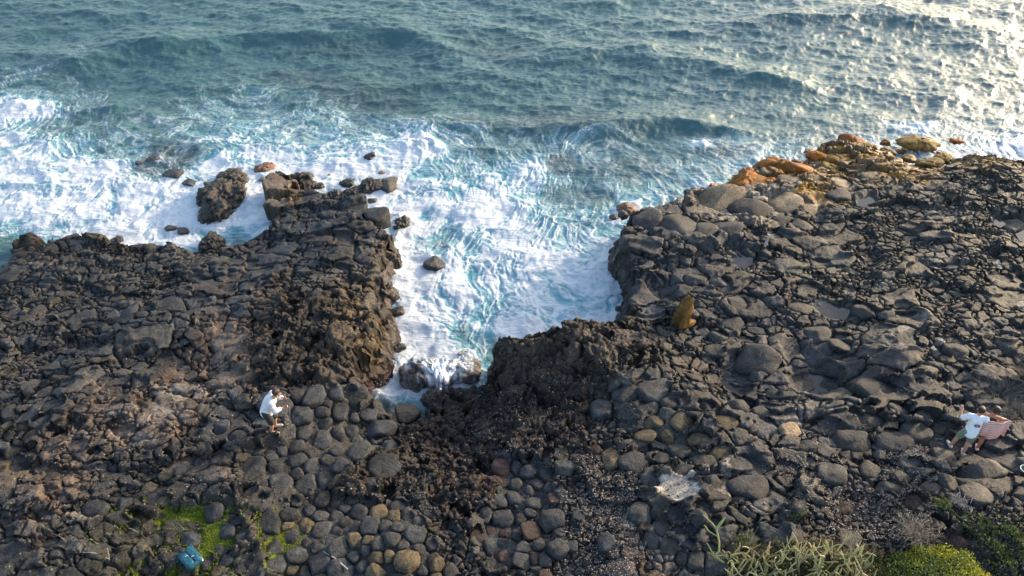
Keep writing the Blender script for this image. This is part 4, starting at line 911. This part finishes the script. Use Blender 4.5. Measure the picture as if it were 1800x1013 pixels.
def rel(px, py, dz): x, y, z = at(px, py, g0.z+dz); return (x-g0.x, y-g0.y, z-g0.z)
tr = []
tr.append(([rel(1290, 1005, -.05), rel(1270, 988, .10), rel(1255, 977, .18), rel(1243, 955, .36)], [.022, .024, .02, .012]))
tr.append(([rel(1257, 978, .18), rel(1264, 968, .26), rel(1264, 952, .36), rel(1259, 930, .50)], [.02, .022, .022, .02]))
tr.append(([rel(1259, 930, .50), rel(1266, 921, .56), rel(1275, 909, .64)], [.02, .03, .014])); tr.append(([rel(1259, 930, .50), rel(1252, 920, .56), rel(1236, 905, .66)], [.018, .013, .007]))
tr.append(([rel(1261, 943, .42), rel(1247, 935, .46), rel(1244, 932, .5), rel(1238, 923, .56)], [.014, .014, .018, .010]))
tr.append(([rel(1257, 978, .18), rel(1273, 976, .22), rel(1285, 990, .10)], [.014, .012, .01])); tr.append(([rel(1255, 977, .18), rel(1243, 970, .24)], [.015, .008]))
link('branch', tube_mesh('branch', tr, M_STEM, 7, [[.26, .27, .10, 1]]*len(tr)), su2)
# yellow-green shrub
cs = foot_spot(1640, 1050); sb = empty('shrub', cs); tag(sb, 'dense rounded shrub with yellow-green leaves at the bottom edge', 'shrub')
n = 15000; d = rs.normal(size=(n, 3)); d[:, 2] = np.abs(d[:, 2]); d /= np.linalg.norm(d, axis=1)[:, None]; rr = rs.uniform(.62, 1.0, n)**.5
lob = 1+.16*n3(d, 2.2, 3)+.10*n3(d, 5, 9); Cc = d*(rr*lob)[:, None]*np.array([1.18, 1.0, .92])+np.array([0, 0, .04]); Cc[:, 2] += .05*n3(d, 9, 2)
yl = sstep(-.05, .75, .55*n3(d, 2.5, 12)+.35*(rr-.8)*3+d[:, 0]*.55+d[:, 1]*.15+rs.uniform(-.25, .25, n)); col = np.array([.075, .125, .018])[None]*(1-yl[:, None])+np.array([.36, .36, .025])[None]*yl[:, None]; col *= rs.uniform(.65, 1.25, (n, 1))  # yellow new growth, plus sunlight painted as more yellow on the sunward side
link('foliage', leaves('foliage', Cc, .042, col, rs, .6, .55), sb)
paths = []
for k in range(46):
    a = rs.uniform(0, 6.28); e = rs.uniform(.3, 1.4); D_ = Vector((math.cos(a)*math.cos(e)*.95, math.sin(a)*math.cos(e)*.85, math.sin(e)*.7)); paths.append((curve3((0, 0, -.1), tuple(D_*.5+Vector((0, 0, .1))), tuple(D_*.93)), np.linspace(.018, .004, 7)))
link('stem', tube_mesh('stem', paths, M_STEM, 5, [[.09, .065, .045, 1]]*len(paths)), sb)
# leafy creepers
def creeper(px, py, rx, ry, label, n, colr=(.10, .17, .03), hgt=.16):
    c0 = foot_spot(px, py); o = empty('creeper', c0); tag(o, label, 'plant', 'low green plants among the boulders'); k = px_scale(px, py, c0.z)
    u = rs.normal(size=(n, 2))*np.array([rx/k/1.7, ry/k/1.5]); keep = perlin(u[:, 0]*2.2+px, u[:, 1]*2.2) > -.12; u = u[keep]; z = ground_v(c0.x+u[:, 0], c0.y+u[:, 1])-c0.z+rs.uniform(0, hgt, len(u))*(.5+perlin(u[:, 0]*3, u[:, 1]*3+px)).clip(.1, 1)
    cl = np.array(colr)[None]*rs.uniform(.5, 1.5, (len(u), 1)); cl[rs.random(len(u)) < .12] = (.24, .24, .04)
    link('foliage', leaves('foliage', np.c_[u, z], .055, cl, rs, .8, .38), o)
    pa = [([(0, 0, 0), (u[i, 0]*.5, u[i, 1]*.5, z[i]*.6+.02), (u[i, 0], u[i, 1], z[i])], [.007, .006, .003]) for i in range(0, len(u), max(1, len(u)//24))]
    link('stem', tube_mesh('stem', pa, M_STEM, 4, [[.10, .085, .05, 1]]*len(pa)), o)
creeper(1664, 893, 26, 15, 'bright leafy tuft of low green plant between brown boulders', 520)
creeper(1722, 925, 34, 22, 'trailing green creeper over stones inland of the white slab pair', 700, (.07, .12, .03))
creeper(1768, 975, 40, 34, 'broad green creeper filling the bottom corner beside the shrub', 1500, (.08, .13, .03), .25)
creeper(1790, 940, 20, 16, 'small green creeper tuft on grey ground at the picture edge', 350, (.07, .12, .03))
creeper(1450, 1000, 110, 16, 'dark green leafy undergrowth beneath the succulent clump', 1300, (.06, .09, .02), .12)
creeper(1545, 1000, 40, 24, 'dull green and brown plant between succulent clump and rounded shrub', 1300, (.07, .085, .03), .25)
creeper(1400, 908, 14, 8, 'tiny yellow-green tuft in a slab crack above the succulent clump', 140, (.14, .16, .03))
creeper(1310, 962, 26, 22, 'feathery green sprig at the foot of the forked succulent branch', 420, (.09, .14, .03))
# dry twig bushes
def twigs(px, py, R_, n, label, col=(.16, .135, .11), h=.5, thick=.006):
    c0 = foot_spot(px, py); o = empty('dry_bush', c0); tag(o, label, 'bush'); pa = []
    for k in range(n):
        a = rs.uniform(0, 6.28); r = R_*math.sqrt(rs.uniform(.1, 1)); x, y = math.cos(a)*r*.4, math.sin(a)*r*.4; e = (math.cos(a)*r+rs.uniform(-.1, .1), math.sin(a)*r*.9, rs.uniform(.05, h)); gz = min(.5, ground(c0.x+e[0], c0.y+e[1])-c0.z)
        pa.append((curve3((x*.3, y*.3, 0), (x*1.6+rs.uniform(-.15, .15), y*1.6+rs.uniform(-.15, .15), h*rs.uniform(.5, 1.1)), (e[0], e[1], max(e[2], gz+.02)), 8), np.linspace(thick, thick*.4, 8)))
        m = pa[-1][0][rs.integers(3, 6)]; pa.append((curve3(m, (m[0]+rs.uniform(-.1, .1), m[1]+rs.uniform(-.1, .1), m[2]+.06), (m[0]+rs.uniform(-.22, .22), m[1]+rs.uniform(-.22, .22), m[2]+rs.uniform(-.05, .14)), 5), np.linspace(thick*.7, thick*.35, 5)))
    link('twig', tube_mesh('twig', pa, M_STEM, 4, [[*(np.array(col)*rs.uniform(.6, 1.3)), 1] for _ in pa]), o)
twigs(1752, 700, 1.0, 150, 'sprawling leafless grey twig bush on the slabs behind the couple', h=.42, thick=.007)
twigs(1795, 668, .5, 60, 'small bare twig bush at the picture edge seaward of the larger one')
twigs(1684, 886, .28, 34, 'pale dead twig tuft beside the bright leafy tuft', (.34, .30, .27), .22)
twigs(1790, 735, .5, 50, 'dark bare twigs just beside the striped towel', (.09, .075, .065), .35)
twigs(1605, 940, .55, 120, 'faded beige wispy bush on the seaward side of the shrub', (.30, .24, .18), .3, .004)
# grass, moss, gravel
def scatter(px0, px1, py0, py1, n, fn=None):
    px = rs.uniform(px0, px1, n); py = rs.uniform(py0, py1, n); x, y, z = at(px, py, .3)[0], at(px, py, .3)[1], None
    for _ in range(3):
        z = ground_v(x, y); b = (506.5-py)/FPX; dy = cp_+b*sp_; dz = -sp_+b*cp_; t = (z-CAM_H)/dz; x = (px-900)/FPX*t; y = dy*t
    return px, py, np.c_[x, y, ground_v(x, y)]
px, py, C0 = scatter(1250, 1560, 940, 1040, 4200)
k = (((px-1410)/150)**2+((py-1010)/60)**2 < 1.1); C0 = C0[k]
tag(link('dry_grass', blades('dry_grass', C0, .16, np.array([.20, .18, .08])[None]*rs.uniform(.4, 1.4, (len(C0), 1)), rs, .9, .004)), kind='stuff')
px, py, C0 = scatter(150, 560, 850, 1040, 60000)
i_ = np.clip(np.searchsorted(TX, C0[:, 0]), 1, len(TX)-1); j_ = np.clip(np.searchsorted(TY, C0[:, 1]), 1, len(TY)-1); k = (moss_core[j_, i_] > .45); C0 = C0[k]
cl = np.array([.20, .28, .014])[None]*rs.uniform(.3, 1.35, (len(C0), 1))*np.array([1, 1, 1])+rs.uniform(0, .05, (len(C0), 1))*np.array([1, .5, 0])
tag(link('moss', blades('moss', C0, .028, cl, rs, 1.2, .007)), kind='stuff')
px, py, C0 = scatter(80, 430, 920, 1040, 500); k = perlin(C0[:, 0]*1.2, C0[:, 1]*1.2) > .25; C0 = C0[k]
tag(link('straw_grass', blades('straw_grass', C0, .30, np.array([.22, .21, .12])[None]*rs.uniform(.5, 1.3, (len(C0), 1)), rs, .9, .004)), kind='stuff')
M_BITS = new_mat('shell_bits'); _m, _nt, _b = M_BITS; _nt.links.new(N(_nt, 'ShaderNodeAttribute', attribute_name='tint').outputs['Color'], _b.inputs['Base Color']); _b.inputs['Roughness'].default_value = .7
OV = np.array([[1, 0, 0], [-1, 0, 0], [0, 1, 0], [0, -1, 0], [0, 0, 1], [0, 0, -1]], float); OF = np.array([[0, 2, 4], [2, 1, 4], [1, 3, 4], [3, 0, 4], [2, 0, 5], [1, 2, 5], [3, 1, 5], [0, 3, 5]])
def bits(name, C, size, cols):
    n = len(C); a = rs.uniform(0, 6.28, n); s = size*rs.uniform(.5, 1.4, (n, 1)); q = OV[None]*(rs.uniform(.5, 1.2, (n, 6, 1)))*np.stack([np.ones(n), rs.uniform(.5, 1, n), rs.uniform(.3, .7, n)], 1)[:, None]*s[:, None]
    x = q[..., 0]*np.cos(a)[:, None]-q[..., 1]*np.sin(a)[:, None]; y = q[..., 0]*np.sin(a)[:, None]+q[..., 1]*np.cos(a)[:, None]; V = np.stack([x, y, q[..., 2]], -1)+C[:, None]
    F = (OF[None]+(np.arange(n)*6)[:, None, None]).reshape(-1, 3)
    return np_mesh(name, V.reshape(-1, 3), F, _m, False, {'tint': ('FLOAT_COLOR', np.repeat(np.c_[cols, np.ones(n)], 6, 0))})
GR = [(1020,1120,800,1040,2600),(960,1060,860,1040,900),(1540,1660,770,850,1300),(1450,1620,860,950,2200),(1380,1480,800,900,700),(1600,1800,880,1030,900),(820,1000,660,800,500),(1340,1460,740,820,300),(600,800,840,900,200),(0,450,600,1000,250),(1100,1700,600,1000,160)]
Cs = []
for g in GR: Cs.append(scatter(*g)[2])
C0 = np.concatenate(Cs); n = len(C0); pal_ = np.array([[.62, .60, .56], [.30, .26, .22], [.16, .14, .13], [.10, .07, .065], [.45, .36, .28]]); cc = pal_[rs.choice(5, n, p=[.13, .2, .32, .25, .10])]*rs.uniform(.7, 1.2, (n, 1))
sz = np.where(cc[:, :1] > .4, .012, .022)
tag(link('gravel', bits('gravel', C0+np.array([0, 0, .01]), sz, cc)), kind='stuff')
RB = [(0,460,560,900,900,'k'),(460,760,660,900,200,'k'),(700,1120,620,900,1800,'k'),(1080,1800,560,900,700,'k'),(0,1250,860,1030,600,'k')]
Cr = np.concatenate([scatter(*g[:5])[2] for g in RB]); n = len(Cr); pl2 = np.array([[.045, .045, .047], [.07, .065, .06], [.03, .028, .028], [.12, .095, .07], [.075, .045, .035]])
cc = pl2[rs.choice(5, n, p=[.36, .24, .2, .12, .08])]*rs.uniform(.7, 1.3, (n, 1))
tag(link('rubble', bits('rubble', Cr+np.array([0, 0, .012]), .034, cc)), kind='stuff')
# sticks and a pale loop
M_WOOD = simple_mat('bleached_wood', (.42, .38, .32), .8, .3, 30)
a = foot_spot(569, 972); b_ = foot_spot(612, 1003); m_ = (a+b_)/2
o = link('stick', tube_mesh('stick', [([tuple(a-m_+Vector((0, 0, .05))), tuple((a-m_)*.3+Vector((.05, 0, .06))), tuple(b_-m_+Vector((0, 0, .05)))], [.010, .012, .016])], M_WOOD, 7), None, m_); tag(o, 'thin pale driftwood stick lying across flat cobbles near the bottom edge', 'stick')
a = foot_spot(1345, 430); o = link('wooden_post', tube_mesh('wooden_post', [([(0, 0, -.05), (.03, 0, .2), (.05, .02, .42)], [.05, .045, .04]), ([(.05, .02, .42), (.05, .02, .421)], [.04, .001])], M_WOOD, 8), None, a); tag(o, 'short bleached wooden post jutting from wet dark cobbles', 'post')
a = foot_spot(1799, 832); o = link('hose_loop', tube_mesh('hose_loop', [([(math.cos(t)*.12, math.sin(t)*.12, .03+.01*math.sin(2*t)) for t in np.linspace(.6, 5.4, 16)], .012)], M_PALE, 7), None, a); tag(o, 'small white plastic loop lying on the dark slab', 'loop')
a = foot_spot(192, 985); o = link('stalk', tube_mesh('stalk', [([(0, 0, 0), (.06, .02, .2), (.10, .05, .42)], [.008, .007, .003]), ([(0, .02, 0), (-.3, .1, .12), (-.62, .12, .1)], [.007, .006, .003])], M_WOOD, 6), None, a); tag(o, 'pale dry plant stalks on dark boulders at lower left of the moss', 'stalk')

# ------------------------------------------------------------------ spray thrown up where the swell hits rock
sp = []
for a, b, n_, sx_, hz_ in [(735,250,420,.9,.7),(755,262,160,.5,.4),(674,430,260,.35,.6),(700,392,140,.4,.4),(930,578,260,.16,.9),(668,690,220,.35,.45),(775,632,260,.8,.5),(1228,254,130,.6,.35),(1108,560,120,.3,.4),(205,412,200,1.2,.4),(60,400,120,.8,.5),(500,330,160,.6,.4),(1600,236,160,1.5,.3),(1300,292,120,.6,.35)]:
    x, y, _ = at(a, b, SEA+.1); q = rs.normal(size=(n_, 3))*np.array([sx_, sx_*.6, 0]); q[:, 2] = rs.exponential(hz_*.35, n_); sp.append(q+np.array([x, y, SEA+.1]))
sp = np.concatenate(sp)
tag(link('spray', bits('spray', sp, .013, np.tile([.75, .80, .85], (len(sp), 1)))), kind='stuff')

# ------------------------------------------------------------------ foam pouring over the wet rocks
bpy.context.view_layer.update(); _dg = bpy.context.evaluated_depsgraph_get()
M_FOAM = simple_mat('white_foam', (.74, .80, .86), .5, .08, 14, .02)
Vs, Fs, n = [], [], 0
def strand(x0, x1, y0, y1, w, lift=.02, m=26):
    global n
    ph = rs.uniform(0, 50); T_ = np.linspace(0, 1, m); R_ = []
    for t in T_:
        x = x0+(x1-x0)*t+.05*math.sin(t*7+ph); y = y0+(y1-y0)*t; ww = w*(.35+.9*math.sin(math.pi*min(1, t*.9+.12)))*(1+.3*math.sin(t*19+ph))
        row = []
        for s_ in (-1, -.5, 0, .5, 1):
            xx = x+s_*ww/2; z = ray_z(xx, y)+lift*(1-s_*s_*.9)+.012*math.sin(xx*40+t*30); row.append((xx, y, z))
        R_.append(row)
    A_2 = np.array(R_); A_2[:, :, 2] = np.maximum(A_2[:, :, 2], SEA-.1)
    for _k in range(2): A_2[1:-1, :, 2] = (A_2[:-2, :, 2]+A_2[1:-1, :, 2]*2+A_2[2:, :, 2])/4
    Vs.append(A_2.reshape(-1, 3)); Fs.append(grid_faces(m, 5)+n); n += m*5
tx, ty_, _ = at(775, 626, -1.2); bx2, by2, _ = at(775, 682, -1.3)
for k in range(26):
    u = rs.normal()*.34; strand(tx+u*1.3, bx2+u*.35, ty_+rs.uniform(-.2, .4), by2+rs.uniform(0, .5)+abs(u)*.9, rs.uniform(.025, .09))
for k in range(0):
    u = rs.uniform(-1.0, 1.1); strand(tx+u, tx+u+rs.uniform(-.2, .2), ty_+.4, ty_-rs.uniform(.1, .5), rs.uniform(.03, .10))
o = link('falling_foam', np_mesh('falling_foam', np.concatenate(Vs), np.concatenate(Fs), M_FOAM)); tag(o, kind='stuff')
# ------------------------------------------------------------------ names people can find the stones by
LM = [('the person with the pole', 484, 725), ('the teal backpack', 335, 978), ('the couple', 1705, 765), ('the upright ochre rock', 1199, 541), ('the white stained slab', 1190, 862), ('the rounded shrub', 1640, 985),
 ('the succulent clump', 1400, 965), ('the foam washed rocks', 775, 640), ('the flat pale seaward slab', 1265, 348), ('the grey twig bush', 1755, 695), ('the widest tide pool', 1420, 665), ('the gravel pocket', 1060, 890), ('the driftwood stick', 590, 987),
 ('the square blue-grey block', 1057, 717), ('the knobbly sea stack', 388, 346), ('the big orange weedy rock', 1377, 291), ('the forked succulent branch', 1258, 945), ('the rusty brown crag', 880, 730), ('the bright leafy tuft', 1664, 893), ('the bleached post', 1345, 424), ('the foaming gully', 700, 740), ('the cobble pocket under the crag', 910, 840)]
CW = {'v': 'white stained', 'd': 'charcoal', 'n': 'grey', 'b': 'blue-grey', 'y': 'pale tan', 't': 'tan', 'r': 'reddish', 'w': 'wet black', 'o': 'orange', 'q': 'ochre', 'p': 'rust-pink', 'k': 'dark brown', 'g': 'pitted grey'}
ORD = ['nearest', 'second nearest', 'third nearest', 'fourth nearest', 'fifth nearest', 'sixth nearest', 'seventh nearest', 'eighth nearest', 'ninth nearest', 'tenth nearest', 'eleventh nearest', 'twelfth nearest', 'thirteenth nearest', 'fourteenth nearest']
OWN = {(388, 346): 'biggest lump of the knobbly brown sea stack standing in white foam', (1377, 291): 'big long orange weed-covered rock at the seaward edge', (1057, 718): 'square blue-grey block beside the rusty crag', (1265, 350): 'flat pale slab with a straight seaward edge',
 (1332, 636): 'big smooth oval boulder at the edge of a tide pool', (1545, 684): 'big smooth whaleback boulder inland of the ribbed lava', (372, 428): 'dark brown block at the inner end of the sea stack', (463, 293): 'long brown rock awash beyond the sea stack',
 (650, 274): 'small brown rock farthest out in the surf', (705, 394): 'rounded brown rock awash just off the dark platform', (763, 461): 'black wet rock awash in the middle of the cove', (697, 546): 'small dark red rock in foam under the cliff',
 (668, 421): 'dark block overhanging the foam at the platform corner', (1103, 364): 'angular rust-coloured rock in water off the cove corner', (1080, 377): 'small dark reddish rock touching the rust-coloured one in the water', (1074, 806): 'upright tan block between gravel and boulders',
 (1618, 247): 'long low ochre rock surrounded by surf', (673, 820): 'large veined blue-grey dome of rock landward of the gully', (716, 724): 'round wet black boulder in the foaming gully', (565, 772): 'pointed blue-grey stone landward of the person with the pole'}
buckets = {}
for rk in rocks:
    o = rk['o']; key = (int(rk['px']), int(rk['py'])); noun = {'sea_rock': 'rock', 'cobble': 'cobble', 'boulder': 'boulder'}[o.name.split('.')[0]]
    o['category'] = 'rock' if noun == 'rock' else noun
    rp = (rk['rx']*px_scale(rk['px'], rk['py'], rk['z']))
    size = 'large' if rp >= 26 else ('' if rp >= 15 else 'small')
    grp = {0: 'boulders lying on the shore', 1: 'weedy rocks along the seaward edge', 2: 'rocks awash in the surf', 3: 'rounded cobbles packed together'}[rk['src']]
    o['group'] = grp
    if key in OWN: o['label'] = OWN[key]; continue
    L = min(LM, key=lambda l: (l[1]-rk['px'])**2+(l[2]-rk['py'])**2+(1e9 if (l[1], l[2]) == key else 0)); dx, dy = rk['px']-L[1], rk['py']-L[2]
    dr = ('to the right of' if dx > 0 else 'to the left of') if abs(dx) > abs(dy) else ('landward of' if dy > 0 else 'seaward of')
    de = ' '.join(w_ for w_ in (size, CW[rk['t']], noun) if w_)
    buckets.setdefault((L[0], dr, de), []).append((dx*dx+dy*dy, rk))
for (lm, dr, de), l in buckets.items():
    l.sort(key=lambda q: q[0])
    for i, (_, rk) in enumerate(l):
        rk['o']['label'] = f"{de}, {ORD[min(i, 13)]} {dr} {lm}" if len(l) > 1 else f"lone {de} {dr} {lm}"
# mesh data: origin names stay plain
for o in bpy.data.objects:
    if o.type == 'MESH' and o.data.users == 1: o.data.name = o.name
